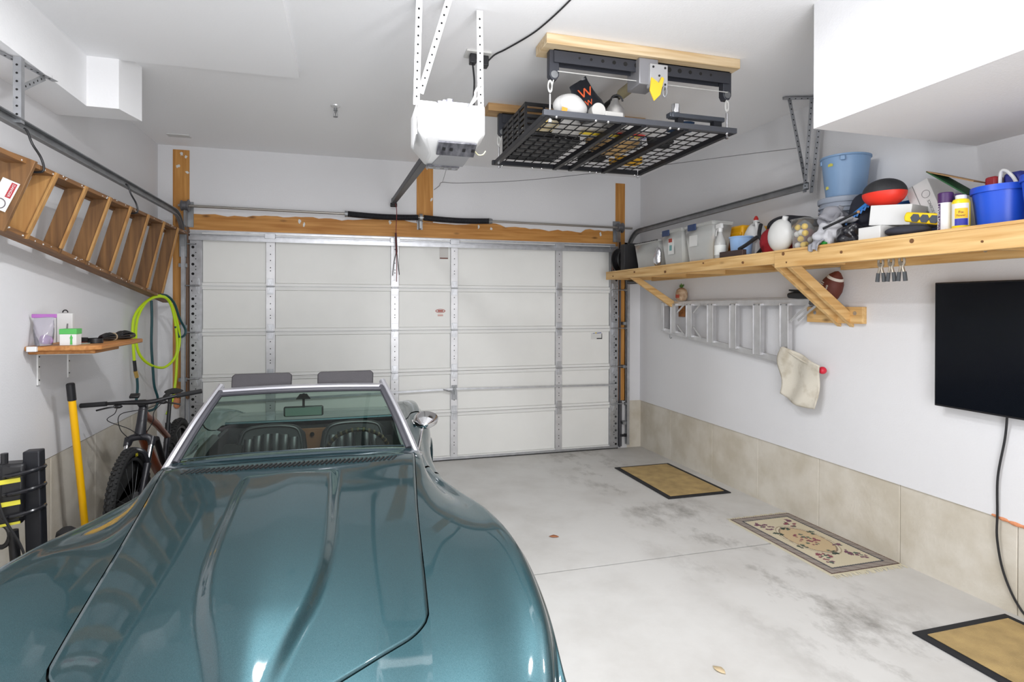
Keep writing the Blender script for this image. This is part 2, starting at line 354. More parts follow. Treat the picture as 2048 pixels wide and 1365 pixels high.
# outside slab seen through nothing: a plain panel closes the opening behind the door
obj('jamb', MB().bx(-0.0, 0.06, 0.0, 0.28, 0.0, 2.5), mat('jamb_white', (0.6, 0.6, 0.61), 0.6), WF)
obj('stud', MB().bx(-0.076, 0.07, -0.008, 0.05, 0.80, 3.262), STUDZ, WF, bevel=0.002)
obj('stud', MB().bx(4.698, 4.822, -0.008, 0.05, 0.58, 3.215), STUDZ, WF, bevel=0.002)
obj('stud', MB().bx(2.306, 2.486, -0.009, 0.05, 2.645, 3.278), STUDZ, WF, bevel=0.002)
b = MB(); xs = [0.07+i*0.058 for i in range(81)]; rnd = random.Random(3); hh = 0.0
top = []
for i, x in enumerate(xs):
    hh = 0.75*hh+rnd.uniform(-.012, .012); top.append((min(x, 4.70), 2.638+hh-(0.03 if 3.3 < x < 4.3 else 0)))
pl = [(0.07, 2.478)]+[(4.70, 2.478)]+top[::-1]
b.prism(pl, 0.05, frame((0, -0.008, 0), (1,0,0), (0,0,1)) @ Matrix.Scale(-1, 4, (0,0,1)))
obj('header', b, STUDX, WF)
rnd = random.Random(11); b = MB()
for x, z in [(0.0,3.22),(.04,3.2),(-.03,3.1),(.05,3.04),(2.33,2.66),(2.42,3.25),(2.02,2.63),(3.15,2.6),(3.0,2.62),(4.5,2.59),(1.1,2.6),(1.14,2.57),(2.47,2.9),(4.72,2.35),(4.75,1.6),(.02,1.9),(-.02,1.3),(.03,.95)]:
    n = 9; b.prism([(math.cos(2*PI*k/n)*rnd.uniform(.006,.02), math.sin(2*PI*k/n)*rnd.uniform(.008,.03)) for k in range(n)], 0.002, FW(x, -0.0085, z))
obj('plaster_smear', b, mat('joint_compound', (0.7, 0.7, 0.68), 0.9), WF)
# ---- ceiling with its drop and the two boxed ducts
CE = struct('ceiling', MB().bx(XL-.2, XR+.2, YB-.2, 0.3, HC, HC+.2), CEILM)
obj('dropped_panel', MB().bx(XL-.1, 1.262, YB, -2.27, HC-.05, HC+.05), CEILM, CE)
obj('soffit', MB().prism([(XL-.1,YB),(0.045,YB),(0.045,-2.29),(0.215,-2.285),(0.27,-2.05),(XL-.1,-2.05)], 0.45, Matrix.Translation((0,0,2.945))), CEILM, CE)
obj('soffit', MB().bx(3.895, XR+.1, YB, -3.94, 2.655, HC+.1), WHITE, CE)
obj('patch_plate', MB().bx(-.02, .17, -.44, -.35, HC-.008, HC+.01), mat('patch_white', (0.66, 0.66, 0.65), 0.7), CE)
t = thing('sprinkler_head', 'small chrome fire sprinkler head on the ceiling', 'sprinkler', (1.484, -1.637, HC))
obj('escutcheon', MB().lathe([(0.0, 0), (.038, 0), (.036, -.008), (.02, -.018), (0, -.018)], (1.484,-1.637,HC)), mat('sprinkler_plate', (.7,.7,.7), .3, .5), t)
obj('nozzle', MB().lathe([(.012, -.015), (.014, -.04), (.008, -.045), (.008, -.055), (.004, -.06), (.004, -.085)], (1.484,-1.637,HC), n=12).bx(1.467,1.471,-1.641,-1.633,HC-.085,HC-.035).bx(1.497,1.501,-1.641,-1.633,HC-.085,HC-.035), GALVD, t)
obj('deflector', MB().lathe([(0, -.085), (.018, -.086), (.018, -.089), (0, -.089)], (1.484,-1.637,HC), n=14), GALVD, t)
# the bulb fixture whose light fills the garage, above the view
for k, (x, y) in enumerate(((2.5, -4.3), (1.5, -3.85))):
    t = thing('ceiling_lamp', ['round white ceiling lamp nearest the boxed duct above the shelf', 'round white ceiling lamp above the car hood'][k], 'lamp', (x, y, HC), 'ceiling lamps')
    obj('base', MB().lathe([(0, 0), (.09, 0), (.088, -.05), (.075, -.07), (0, -.07)], (x, y, HC)), WPLAST, t)
    obj('collar', MB().lathe([(.075, -.07), (.085, -.085), (.095, -.115), (.092, -.115), (.08, -.085)], (x, y, HC)), WPLAST, t)
# ================================================================== garage door
DX0, DX1 = 0.074, 4.735
RZ = [0.015, 0.534, 0.999, 1.458, 1.922, 2.455]
STX = [(0.074, 0.185), (0.775, 0.862), (2.03, 2.115), (2.685, 2.765), (3.93, 4.01), (4.625, 4.735)]
gd = thing('door_1', 'white five-section steel garage door with galvanised stiles', 'door', (2.4, 0.0, 0.0)); gd['kind'] = 'structure'
del gd['category']
STEEL = mat('stile_steel', (0.62, 0.62, 0.63), 0.42, 0.55, var=0.08, vscale=9)
for i in range(5):
    z0, z1 = RZ[i], RZ[i+1]-0.003
    sec = MB().bx(DX0, DX1, 0.018, 0.05, z0, z1)
    # folded top and bottom rails of the section
    sec.bx(DX0, DX1, -0.002, 0.02, z0, z0+0.03).bx(DX0, DX1, -0.002, 0.02, z1-0.034, z1).bx(DX0, DX1, -0.008, 0.01, z1-0.012, z1)
    s = obj('section', sec, DOORW, gd, bevel=0.002)
    for (a, b_), (c_, d_) in zip(STX, STX[1:]):
        obj('panel', MB().bx(b_+.003, c_-.003, 0.009, 0.02, z0+.034, z1-.038), DOORP, s, bevel=0.003)
    for j, (a, b_) in enumerate(STX):
        mb = MB().bx(a, b_, -0.016, 0.02, z0+.004, z1-.004)
        st = obj('stile', mb, GALV if j in (0, 5) else STEEL, gd, bevel=0.002)
        h = MB(); xc = (a+b_)/2; rows = [0.12, 0.3, 0.36, 0.5, 0.62, 0.78]
        for q in rows: h.cyl((xc, -0.0172, z0+(z1-z0)*q), (xc, -0.014, z0+(z1-z0)*q), 0.0055, n=8)
        if j in (0, 5):
            for q in [0.08, 0.22, 0.4, 0.56, 0.72, 0.9]: h.cyl((a+.03 if j == 0 else b_-.03, -0.0172, z0+(z1-z0)*q), (a+.03 if j == 0 else b_-.03, -0.014, z0+(z1-z0)*q), 0.014, n=10)
        o = obj('punched_hole', h, HOLE, st); o['kind'] = 'stuff'
        if i < 4:                      # hinge over the joint
            zj = RZ[i+1]; hb = MB().bx(xc-.03, xc+.03, -.024, -.015, zj+.006, zj+.075).bx(xc-.03, xc+.03, -.024, -.015, zj-.08, zj-.006)
            hb.prism([(-.026,.075),(.026,.075),(.006,.012),(-.006,.012)], .006, FW(xc, -.024, zj)).prism([(-.006,-.012),(.006,-.012),(.024,-.07),(-.024,-.07)], .006, FW(xc, -.024, zj))
            hb.cyl((xc-.036, -.03, zj), (xc+.036, -.03, zj), .008, n=10)
            obj('hinge', hb, GALV, gd, bevel=0.001)
# top reinforcement strut and bottom rail with rubber seal
s = MB().bx(DX0, DX1-.02, -.05, .0, 2.402, 2.408).bx(DX0, DX1-.02, -.052, -.046, 2.372, 2.408).bx(DX0, DX1-.02, -.05, .0, 2.43, 2.436).bx(DX0, DX1-.02, -.006, .0, 2.402, 2.47)
obj('strut', s, GALV, gd)
s = MB()
for a, b_ in STX[1:5]: s.bx((a+b_)/2-.05, (a+b_)/2+.05, -.056, -.0, 2.405, 2.46)
obj('strut_clip', s, GALV, gd, bevel=.002)
obj('bottom_rail', MB().bx(DX0, DX1, -.022, .03, .012, .036), GALV, gd)
obj('bottom_seal', MB().bx(DX0, DX1, -.015, .04, -.004, .014), RUBBER, gd)
lk = MB().bx(2.695, 2.755, -.03, -.016, .68, .84).cyl((2.725,-.03,.8),(2.725,-.055,.8),.02,n=12)
lk = obj('lock_plate', lk, GALVD, gd, bevel=.002)
obj('lock_handle', MB().bar((2.70,-.05,.765),(2.60,-.07,.80),.014,.012).bar((2.725,-.055,.82),(2.725,-.055,.74),.02,.012), GALVD, lk)
obj('lock_bar', MB().bar((2.74,-.036,.80),(4.72,-.036,.775),.006,.022), GALV, gd)
obj('lock_bar', MB().bar((2.71,-.036,.80),(0.10,-.036,.745),.006,.022), GALV, gd)
# stickers
st = obj('warning_sticker', sheet(FW(2.61, .0085, 2.32), .10, .15), mat('sticker_pale', (.62,.6,.57), .6), gd)
obj('sticker_print', MB().prism([(-.045,.055),(.045,.055),(.045,.07),(-.045,.07)], .0006, FW(2.61,.0072,2.32)).prism([(-.045,-.07),(.045,-.07),(.045,-.058),(-.045,-.058)], .0006, FW(2.61,.0072,2.32)), mat('print_brown', sr(120,72,62), .7), st)
st = obj('warning_sticker', MB().prism([(.055*math.cos(2*PI*k/24), .022*math.sin(2*PI*k/24)) for k in range(24)], .001, FW(2.572,.0085,1.668)), mat('print_red', sr(170,66,48), .6), gd)
obj('sticker_print', MB().prism([(.046*math.cos(2*PI*k/24), .016*math.sin(2*PI*k/24)) for k in range(24)], .0006, FW(2.572,.0072,1.668)), mat('paper_white', (.72,.72,.7), .7), st)
obj('sticker_print', sheet(FW(2.572,.0064,1.668), .06, .016, .0005), mat('print_red', sr(170,66,48), .6), st)
obj('sticker_print', sheet(FW(2.572,.008,1.62), .06, .02, .0005), mat('print_pink', sr(210,170,160), .6), st)
st = obj('paper_label', sheet(FW(4.46,.0085,1.365), .15, .075), mat('paper_white', (.72,.72,.7), .7), gd)
b = MB().prism([(-.05,.03),(.06,.036),(.06,.044),(-.05,.036)], .0006, FW(4.46,.0072,1.365)); obj('label_print', b, mat('print_blue', sr(40,60,150), .6), st)
b = MB().prism([(0,-.036),(.07,-.036),(.07,-.024),(0,-.024)], .0006, FW(4.46,.0072,1.365)).prism([(.062,-.03),(.07,-.03),(.07,.03),(.064,.03)], .0006, FW(4.46,.0072,1.365)); obj('label_print', b, mat('print_black', (.02,.02,.02), .6), st)
b = MB().prism([(-.02,.032),(0,.033),(0,.044),(-.02,.043)], .0008, FW(4.46,.0066,1.365)); obj('label_print', b, mat('print_yellow', sr(220,190,40), .6), st)
# ---- tracks
def track(x, ylen, name, label, s, ztop):
    """vertical leg, bend and horizontal run; s=+1 opens to the right"""
    t = thing(name, label, 'door track', (x, -.08, 0.0), 'garage door tracks')
    prof = [(-.013,-.03),(.013,-.03),(.013,.03),(-.013,.03)]
    R = 0.30; zt = ztop; cen = (-.08-R, zt-R)
    def chan(path):
        b = MB(); rows_o = []; rows_i = []
        for (y, z, ny, nz) in path:
            # C-shaped channel, web on the wall side
            pts = [(s*.022, -.026), (s*.022, -.020), (-s*.0, -.020-.0), (-s*.004, -.024), (-s*.004, .024), (s*0, .020), (s*.022, .020), (s*.022, .026), (-s*.010, .026), (-s*.010, -.026)]
            rows_o.append([Vector((x+px, y+ny*q, z+nz*q)) for px, q in pts])
        return b.grid(rows_o, True)
    vert = [(-.08, 0.06, 1, 0), (-.08, zt-R, 1, 0)]
    bend = [(-.08-R+R*math.cos(a), zt-R+R*math.sin(a), math.cos(a), math.sin(a)) for a in [PI/2*k/10 for k in range(11)]]
    hor = [(-.08-R, zt, 0, 1), (-ylen, zt+.02, 0, 1)]
    obj('vertical_track', chan(vert), GALV, t); obj('curved_track', chan(bend), GALVD, t); obj('horizontal_track', chan(hor), GALVD, t)
    return t
tl = track(0.03, 4.0, 'door_track', 'left galvanised garage door track that carries the wooden ladder', 1, 2.60)
tr = track(4.83, 2.9, 'door_track', 'right galvanised garage door track ending above the shelf', -1, 2.60)
for t, x, s in ((tl, 0.03, 1), (tr, 4.80, -1)):
    for z in (0.3, 0.98, 1.5, 2.1): obj('wall_bracket', MB().bx(x-.035, x+.035, -.09, -.004, z, z+.035), GALVD, t)
    obj('flag_bracket', MB().bx(x-.03, x+.03, -.085, -.003, 2.2, 2.46), GALVD, t, bevel=.002)
    for z in (.55, 1.0, 1.46, 1.92, 2.33): obj('roller', MB().cyl((x-.01, -.08, z), (x+s*.10, -.05, z), .006, n=8).cyl((x-.012,-.08,z),(x+.012,-.08,z),.02,n=12), GALVD, t)
obj('jamb_angle', MB().bx(4.742, 4.75, -.05, .0, 0.02, 2.5).bx(4.742, 4.79, -.006, .0, .02, 2.5), mat('dark_track_angle', (.12,.12,.13), .5, .6), tr)
obj('jamb_angle', MB().bx(0.062, 0.07, -.05, .0, 0.8, 2.5), mat('rust_angle', sr(120,92,72), .6, .2), tl)
def perf_angle(b, hb, a, c, w=.032, step=.04, up=(0,-1,0), side=(1,0,0)):
    a, c = Vector(a), Vector(c); d = (c-a); L = d.length; d.normalize(); f = Vector(up); f = (f-d*f.dot(d)).normalized(); sd = d.cross(f)
    b.box((a+c)/2, (w, L, .002), Matrix((sd, d, f)).transposed()); b.box((a+c)/2+sd*w/2-f*w/2, (.002, L, w), Matrix((sd, d, f)).transposed())
    n = int(L/step)
    for k in range(1, n):
        q = a+d*(k*L/n); hb.cyl(q+f*.0005, q+f*.0018, .0055, n=8)
def hanger(t, spec, m=GALV):
    for a, c, up in spec:
        b, h = MB(), MB(); perf_angle(b, h, a, c, up=up); o = obj('hanger_strap', b, m, t); o2 = obj('punched_hole', h, HOLE, o); o2['kind'] = 'stuff'
hanger(tr, [((4.86,-2.86,2.60),(4.76,-2.79,HC-.01),(0,-1,0)), ((4.82,-2.88,2.58),(4.90,-2.86,HC-.01),(0,-1,0)), ((4.88,-2.88,2.58),(4.98,-2.88,HC-.02),(0,-1,0)), ((4.70,-2.80,HC-.02),(4.99,-2.90,HC-.02),(0,-.3,-1))])
hanger(tl, [((0.03,-3.03,2.62),(0.03,-3.03,2.94),(0,-1,0)), ((0.03,-2.99,2.80),(0.03,-2.76,2.94),(1,0,0)), ((-.05,-3.2,2.936),(.06,-2.72,2.936),(0,0,-1))])
# safety sensor by the right track foot
t = thing('safety_sensor', 'small black door safety sensor beside right track foot', 'sensor', (4.785, -.06, .165))
obj('bracket', MB().bx(4.74, 4.80, -.065, -.06, .15, .18), BLACKM, t); obj('eye', MB().cyl((4.79,-.06,.165),(4.83,-.06,.165),.018,n=14).bx(4.80,4.83,-.075,-.045,.15,.185), BLACK, t, bevel=.002)
# ---- torsion spring shaft
TZ0, TZ1 = 2.695, 2.660
def tp(x): return (x, -.12, TZ0+(TZ1-TZ0)*x/4.75)
t = thing('torsion_spring', 'black torsion springs on a steel shaft above the garage door', 'torsion spring', tp(2.35))
obj('shaft', MB().cyl(tp(0.0), tp(4.86), .0127, n=14), mat('shaft_steel', (.38,.36,.33), .4, .8), t)
def coil(x0, x1, sag):
    b = MB(); pts = []; rr = []; n = int((x1-x0)/.006)
    for k in range(n+1):
        x = x0+(x1-x0)*k/n; q = Vector(tp(x)); q.z += sag*math.sin(PI*k/n); pts.append(q); rr.append(.030+.0022*(k % 2))
    return b.tube(pts, rr, 16)
obj('spring', coil(1.58, 2.31, -.012), mat('spring_black', (.012,.012,.016), .45, .4), t)
obj('spring', coil(2.37, 3.10, -.012), mat('spring_black', (.012,.012,.016), .45, .4), t)
for x in (1.57, 3.11): obj('winding_cone', MB().cyl(tp(x-.02), tp(x+.02), .034, .028, n=14), GALVD, t)
obj('center_bracket', MB().cyl(tp(2.325), tp(2.355), .042, n=18).bx(2.325, 2.345, -.13, -.009, 2.56, 2.70).bx(2.31, 2.37, -.02, -.009, 2.56, 2.66), GALVD, t)
for x in (.06, 4.70):
    obj('cable_drum', MB().lathe([(.02,-.035),(.05,-.035),(.052,-.028),(.044,-.02),(.046,.02),(.06,.026),(.06,.034),(.02,.034)], tp(x), Euler((0,PI/2,0)).to_matrix(), n=24), mat('drum_grey', (.16,.16,.17), .5, .6), t)
    obj('end_bearing', MB().bx(x-.04, x+.05, -.02, -.009, 2.5, 2.75).bx(x-.005, x+.003, -.13, -.009, 2.5, 2.72), GALVD, t)
    obj('lift_cable', MB().cyl((x, -.07, 2.66), (x, -.03, .1), .0025, n=6), GALVD, t)
# ================================================================== opener
OX, OY0, OY1 = 2.115, -3.33, -2.93
t = thing('garage_door_opener', 'white garage door opener hung from perforated ceiling straps', 'door opener', (OX, -3.13, 2.56))
def sect(w, z0, z1, ch, y):
    return [(OX-w, y, z1), (OX-w, y, z0+ch), (OX-w+ch*.9, y, z0), (OX+w-ch*.9, y, z0), (OX+w, y, z0+ch), (OX+w, y, z1), (OX+w*.55, y, z1), (OX+w*.4, y, z1-.03), (OX-w*.35, y, z1-.03), (OX-w*.5, y, z1)]
rows = [sect(.165, 2.635, 2.815, .03, OY0), sect(.182, 2.615, 2.825, .05, OY0+.025), sect(.185, 2.565, 2.83, .09, OY0+.12), sect(.185, 2.56, 2.83, .09, OY1-.06), sect(.17, 2.60, 2.80, .06, OY1)]
b = MB().grid([[Vector(p) for p in r] for r in rows], True); n = 10; b.f.append(tuple(range(n))); b.f.append(tuple(range(40, 50))[::-1])
obj('housing', b, mat('opener_white', (.78,.78,.78), .35), t, bevel=.008, angle=.5)
GREYP = mat('opener_grey', (.32,.32,.34), .4)
b = MB().add([(OX-.05,OY0+.10,2.560),(OX+.115,OY0+.10,2.560),(OX+.115,OY1-.09,2.553),(OX-.07,OY1-.09,2.553),(OX-.05,OY0+.10,2.57),(OX+.115,OY0+.10,2.57),(OX+.115,OY1-.09,2.57),(OX-.07,OY1-.09,2.57)], [(0,3,2,1),(4,5,6,7),(0,1,5,4),(1,2,6,5),(2,3,7,6),(3,0,4,7)])
obj('underside_panel', b, GREYP, t, bevel=.003)
LENS = mat('opener_lens', (.03,.03,.04), .2, col2=(.16,.16,.18), vscale=30, stretch=(1,.2,1))
obj('light_lens', MB().box((OX+.03, OY0+.052, 2.587), (.21, .10, .012), (-.52, 0, 0)), LENS, t, bevel=.004)
obj('light_lens', MB().box((OX+.0, OY1-.06, 2.552), (.19, .075, .012)), LENS, t, bevel=.004)
for dx in (-.06, -.02, .05, .1): obj('lens_tab', MB().box((OX+.02+dx, OY0+.046, 2.584), (.016, .02, .012), (-.52, 0, 0)), BLACK, t)
for dx in (-.07, -.03, .02, .065): obj('lens_tab', MB().box((OX+dx, OY1-.06, 2.545), (.026, .012, .004)), GREYP, t)
obj('side_vent', MB().prism([(-.06,.02),(.10,.06),(.14,-.06),(-.02,-.10)], .006, frame((OX-.187, -3.18, 2.70), (0,-1,0), (0,0,1))), mat('opener_side_grey', (.55,.55,.56), .4), t)
obj('hanger_bracket', MB().bx(OX-.07, OX+.11, -3.27, -3.2, 2.80, 2.845).cyl((OX,-3.24,2.84),(OX,-3.24,2.865),.02,n=10).cyl((OX-.03,-3.24,2.845),(OX-.03,-3.24,2.86),.012,n=8), mat('bracket_grey', (.4,.4,.45), .4, .6), t)
hanger(t, [((OX-.19,-3.30,2.80),(OX-.19,-3.42,HC-.005),(0,-1,0)), ((OX-.17,-3.31,2.86),(OX-.045,-3.47,HC-.005),(0,-1,0)), ((OX+.16,-3.30,2.80),(OX+.13,-3.40,HC-.005),(0,-1,0))], mat('strap_steel', (.74,.74,.76), .4, .35))
b = MB().bar((2.03,-2.96,2.62),(2.05,-.16,2.835),.05,.045)
obj('rail', b, BLACKS, t, bevel=.003)
obj('end_pulley', MB().box((2.05,-.14,2.83),(.05,.08,.07)).cyl((2.015,-.12,2.80),(2.085,-.12,2.80),.022,n=12).bx(2.03,2.07,-.12,-.001,2.80,2.84), BLACK, t, bevel=.003)
obj('release_cord', MB().tube(spline([(2.06,-.22,2.80),(2.075,-.20,2.72),(2.07,-.18,2.5),(2.075,-.17,2.3),(2.08,-.16,2.1),(2.078,-.15,1.98)],6), .004, 6), mat('red_cord', sr(120,50,52), .8), t)
obj('door_arm', MB().bar((2.07,-.15,2.50),(2.085,-.075,2.30),.02,.012).tube(spline([(2.085,-.08,2.32),(2.06,-.07,2.2),(2.045,-.06,2.05)],4),.004,6).tube(spline([(2.085,-.08,2.32),(2.10,-.07,2.2),(2.115,-.06,2.06)],4),.004,6), BLACK, t)
obj('white_cord_coil', MB().tube(spline([(OX+.09,OY0+.03,2.80),(OX+.12,OY0+.0,2.86),(OX+.13,OY0+.02,2.90),(OX+.15,OY0,2.93)],6), .007, 8).tube(spline([(OX+.11,OY0+.01,2.83),(OX+.15,OY0,2.87),(OX+.14,OY0+.01,2.80)],6), .005, 6), mat('white_cord', (.75,.75,.72), .7), t)
obj('antenna', MB().tube(spline([(OX+.14,OY0+.1,2.60),(OX+.15,OY0+.05,2.565),(OX+.175,OY0+.04,2.565),(OX+.19,OY0+.04,2.585)],5), .003, 6), mat('antenna_cream', sr(220,214,170), .6), t)
t = thing('ceiling_outlet', 'white ceiling outlet with two black plugs by the opener', 'outlet', (2.352, -2.866, HC))
obj('cover_plate', MB().bx(2.275, 2.43, -2.925, -2.81, HC-.012, HC), mat('outlet_white', (.6,.6,.58), .5), t, bevel=.003)
obj('plug', MB().bx(2.30, 2.34, -2.90, -2.85, HC-.07, HC-.012), BLACK, t, bevel=.005); obj('plug', MB().bx(2.37, 2.42, -2.89, -2.83, HC-.075, HC-.012), BLACK, t, bevel=.005)
solo('power_cord', MB().tube(spline([(2.32,-2.875,HC-.07),(2.325,-2.9,3.12),(2.30,-3.0,2.98),(2.27,-3.15,2.90),(2.25,-3.22,2.84)],8), .006, 8), BLACK, 'short black power cord from ceiling outlet down to the opener', 'cord')
solo('power_cord', MB().tube(spline([(2.40,-2.86,HC-.06),(2.45,-2.9,HC-.01),(2.50,-3.0,HC-.008),(2.58,-3.2,HC-.008),(2.62,-3.35,HC-.008),(2.66,-3.6,HC-.008),(2.70,-4.0,HC-.008)],8), .005, 6), BLACK, 'thin black wire running along the ceiling from the outlet', 'wire')
solo('guide_wire', MB().tube(spline([(2.495,-.02,3.006),(2.55,-.03,3.05),(2.584,-.05,3.088),(2.75,-.2,3.06),(3.3,-.8,3.0),(4.0,-1.8,2.94),(4.55,-2.5,2.925),(4.80,-2.82,2.915)],10), .003, 6), mat('wire_grey', (.2,.2,.2), .5, .5), 'thin steel wire strung from the centre stud to the track hanger', 'wire')
solo('guide_wire', MB().tube([(2.584,-.05,3.088),(2.33,-1.9,2.84),(2.16,-2.95,2.66)], .002, 6), mat('wire_grey', (.2,.2,.2), .5, .5), 'thin wire dropping from opener to the wire knot', 'wire')
# ================================================================== ceiling storage lift
PX0, PX1, PY0, PY1, PZ = 2.70, 3.95, -3.20, -1.97, 2.86
t = thing('storage_lift', 'black wire-mesh storage lift platform hoisted under the ceiling', 'storage lift', (3.32, -2.58, PZ))
BRD = wood('lift_board', sr(196,166,122), sr(226,206,172), 'x', False)
obj('ceiling_board', MB().bx(2.67, 3.97, -3.26, -3.06, HC-.06, HC), BRD, t, bevel=.003)
obj('ceiling_board', MB().bx(2.62, 3.97, -2.05, -1.90, HC-.06, HC), wood('lift_board_b', sr(168,128,80), sr(196,158,108), 'x', False), t, bevel=.003)
for y in (-3.16, -1.98):
    z1 = HC-.06
    lb = obj('lift_bar', MB().bx(2.74, 3.94, y-.035, y-.030, z1-.075, z1).bx(2.74, 3.94, y+.030, y+.035, z1-.075, z1).bx(2.74, 3.94, y-.035, y+.035, z1-.006, z1), mat('lift_steel', (.045,.048,.06), .45, .3), t)
    for k in range(7): obj('punched_hole', MB().cyl((2.90+k*.075, y-.0365, z1-.035), (2.90+k*.075, y-.034, z1-.035), .007+.0016*k, n=12), HOLE, lb)
    for k in range(5): obj('punched_hole', MB().cyl((3.50+k*.075, y-.0365, z1-.035), (3.50+k*.075, y-.034, z1-.035), .016-.002*k, n=12), HOLE, lb)
    for x in (2.745, 3.93):
        e = obj('end_bracket', MB().prism([(-.03,.0),(.03,0),(.03,-.15),(.015,-.175),(-.015,-.175),(-.03,-.15)], .05, FW(x, y+.025, z1)), mat('lift_steel', (.045,.048,.06), .45, .3), t, bevel=.003)
        obj('pulley', MB().cyl((x, y-.028, z1-.145), (x, y+.028, z1-.145), .022, n=14), GALVD, e)
        # hoist cable, knot loop and eye bolt down to the platform corner
        cy = PY0+.02 if y < -2.5 else PY1-.02; cx = PX0+.02 if x < 3 else PX1-.02
        b = MB().tube(spline([(x, y-.02, z1-.16), (x*.5+cx*.5, y*.5+cy*.5, z1-.22), (cx, cy, PZ+.13)], 4), .004, 6)
        for zz in (z1-.22, PZ+.17):
            b.tube([(cx+.018*math.cos(a)*(1 if zz > PZ+.2 else .7), cy, zz+.032*math.sin(a)) for a in [2*PI*k/12 for k in range(12)]], .004, 6, closed=True)
        obj('hoist_cable', b, mat('cable_pale', (.62,.62,.6), .5, .3), t)
        obj('eye_bolt', MB().cyl((cx,cy,PZ-.045),(cx,cy,PZ+.12),.006,n=8).cyl((cx,cy,PZ-.045),(cx,cy,PZ-.03),.012,n=6), CHROME, t)
    obj('hoist_cable', MB().tube([(2.76,y-.04,z1-.13),(3.92,y-.04,z1-.135)], .003, 6), mat('cable_pale', (.62,.62,.6), .5, .3), t)
gb = obj('gear_unit', MB().bx(3.27, 3.40, -3.24, -3.08, 3.08, HC-.062), mat('gear_grey', (.30,.30,.32), .4, .4), t, bevel=.006)
obj('gear_plate', MB().bx(3.33, 3.45, -3.265, -3.22, 3.06, 3.20), mat('gear_silver', (.55,.55,.56), .4, .5), gb, bevel=.004)
b = MB()
for dx, dz in ((.02,.02),(.10,.02),(.02,.12),(.10,.12),(.06,.07)): b.cyl((3.33+dx,-3.268,3.06+dz),(3.33+dx,-3.264,3.06+dz),.007,n=8)
obj('gear_bolt', b, BLACK, gb)
obj('release_lever', MB().prism([(0,.05),(.05,.02),(.07,.06),(.085,.05),(.06,-.05),(.02,-.09),(-.01,-.03)], .012, FW(3.33,-3.27,3.06)), mat('lever_yellow', sr(236,196,52), .45), gb, bevel=.002)
obj('drill_ring', MB().tube([(3.425+.014*math.cos(a), -3.27, 3.035+.032*math.sin(a)) for a in [2*PI*k/14 for k in range(14)]], .005, 6, closed=True), GALV, gb)
obj('drive_tube', MB().cyl((3.335,-3.1,3.15),(3.335,-2.02,3.15),.022,n=14), BLACKS, t)
obj('cable_spool', MB().tube([(3.335,-3.05+k*.01,3.15) for k in range(18)], [.032+.003*(k % 2) for k in range(18)], 16), mat('spool_tan', sr(150,140,110), .6), t)
FR = mat('platform_frame', (.09,.095,.11), .45, .4)
for a, c in (((PX0-.03,PY0,PZ),(PX1+.03,PY0,PZ)), ((PX0-.03,PY1,PZ),(PX1+.03,PY1,PZ)), ((PX0,PY0,PZ-.005),(PX0,PY1,PZ-.005)), ((PX1,PY0,PZ-.005),(PX1,PY1,PZ-.005)), ((3.325,PY0,PZ-.01),(3.325,PY1,PZ-.01)), ((3.19,PY0,PZ-.01),(3.19,PY1,PZ-.01)), ((3.62,PY0,PZ-.01),(3.62,PY1,PZ-.01))):
    obj('frame_tube', MB().bar(a, c, .034, .034), FR if abs(a[1]-c[1]) < .01 and a[1] < -3 else BLACKS, t, bevel=.002)
b = MB()
for k in range(1, 12): y = PY0+(PY1-PY0)*k/12; b.cyl((PX0,y,PZ+.012),(PX1,y,PZ+.012),.0042,n=5)
for k in range(1, 17): x = PX0+(PX1-PX0)*k/17; b.cyl((x,PY0,PZ+.018),(x,PY1,PZ+.018),.0042,n=5)
o = obj('wire_deck', b, BLACK, t); o['kind'] = 'stuff'
b = MB()
for x in (PX0+.05, 3.0, 3.08, 3.5, 3.56, PX1-.04): b.sph((x, PY0-.008, PZ-.02), .010, 8, 6); b.sph((x, PY1-.004, PZ-.02), .010, 8, 6)
obj('frame_bolt', b, CHROME, t)
DK = PZ+.024     # deck top
# --- load on the platform
b = MB(); x0, x1, y0, y1, h = 2.74, 3.14, -2.62, -2.03, .24
b.bx(x0, x1, y0, y1, DK, DK+.01)
for k in range(6): z = DK+.02+k*.04; b.bx(x0, x1, y0, y0+.012, z, z+.022).bx(x0, x1, y1-.012, y1, z, z+.022).bx(x0, x0+.012, y0, y1, z, z+.022).bx(x1-.012, x1, y0, y1, z, z+.022)
for x in (x0, x0+.13, x0+.26, x1-.014): b.bx(x, x+.014, y0-.003, y0+.014, DK, DK+h).bx(x, x+.014, y1-.014, y1+.003, DK, DK+h)
for k in range(5): y = y0+(y1-y0-.014)*k/4; b.bx(x0-.003, x0+.014, y, y+.014, DK, DK+h).bx(x1-.014, x1+.003, y, y+.014, DK, DK+h)
t = thing('milk_crate', 'black slatted plastic crate on the lift platform', 'crate', (2.94, -2.33, DK)); obj('crate_body', b, BLACK, t)
YEL = mat('bag_yellow', sr(236,178,40), .5)
for y in (-2.12, -2.30, -2.46): tag(solo('yellow_strip', MB().bx(2.80, 3.08, y, y+.035, DK+.011, DK+.05), YEL, 'flat yellow bar lying in the black crate', 'bar', 'yellow bars in the crate', bevel=.004), {-2.12: 'yellow bar in the black crate nearest the garage door', -2.30: 'middle yellow bar in the black crate', -2.46: 'yellow bar in the black crate nearest the opener'}[y], 'bar', 'yellow bars in the crate')
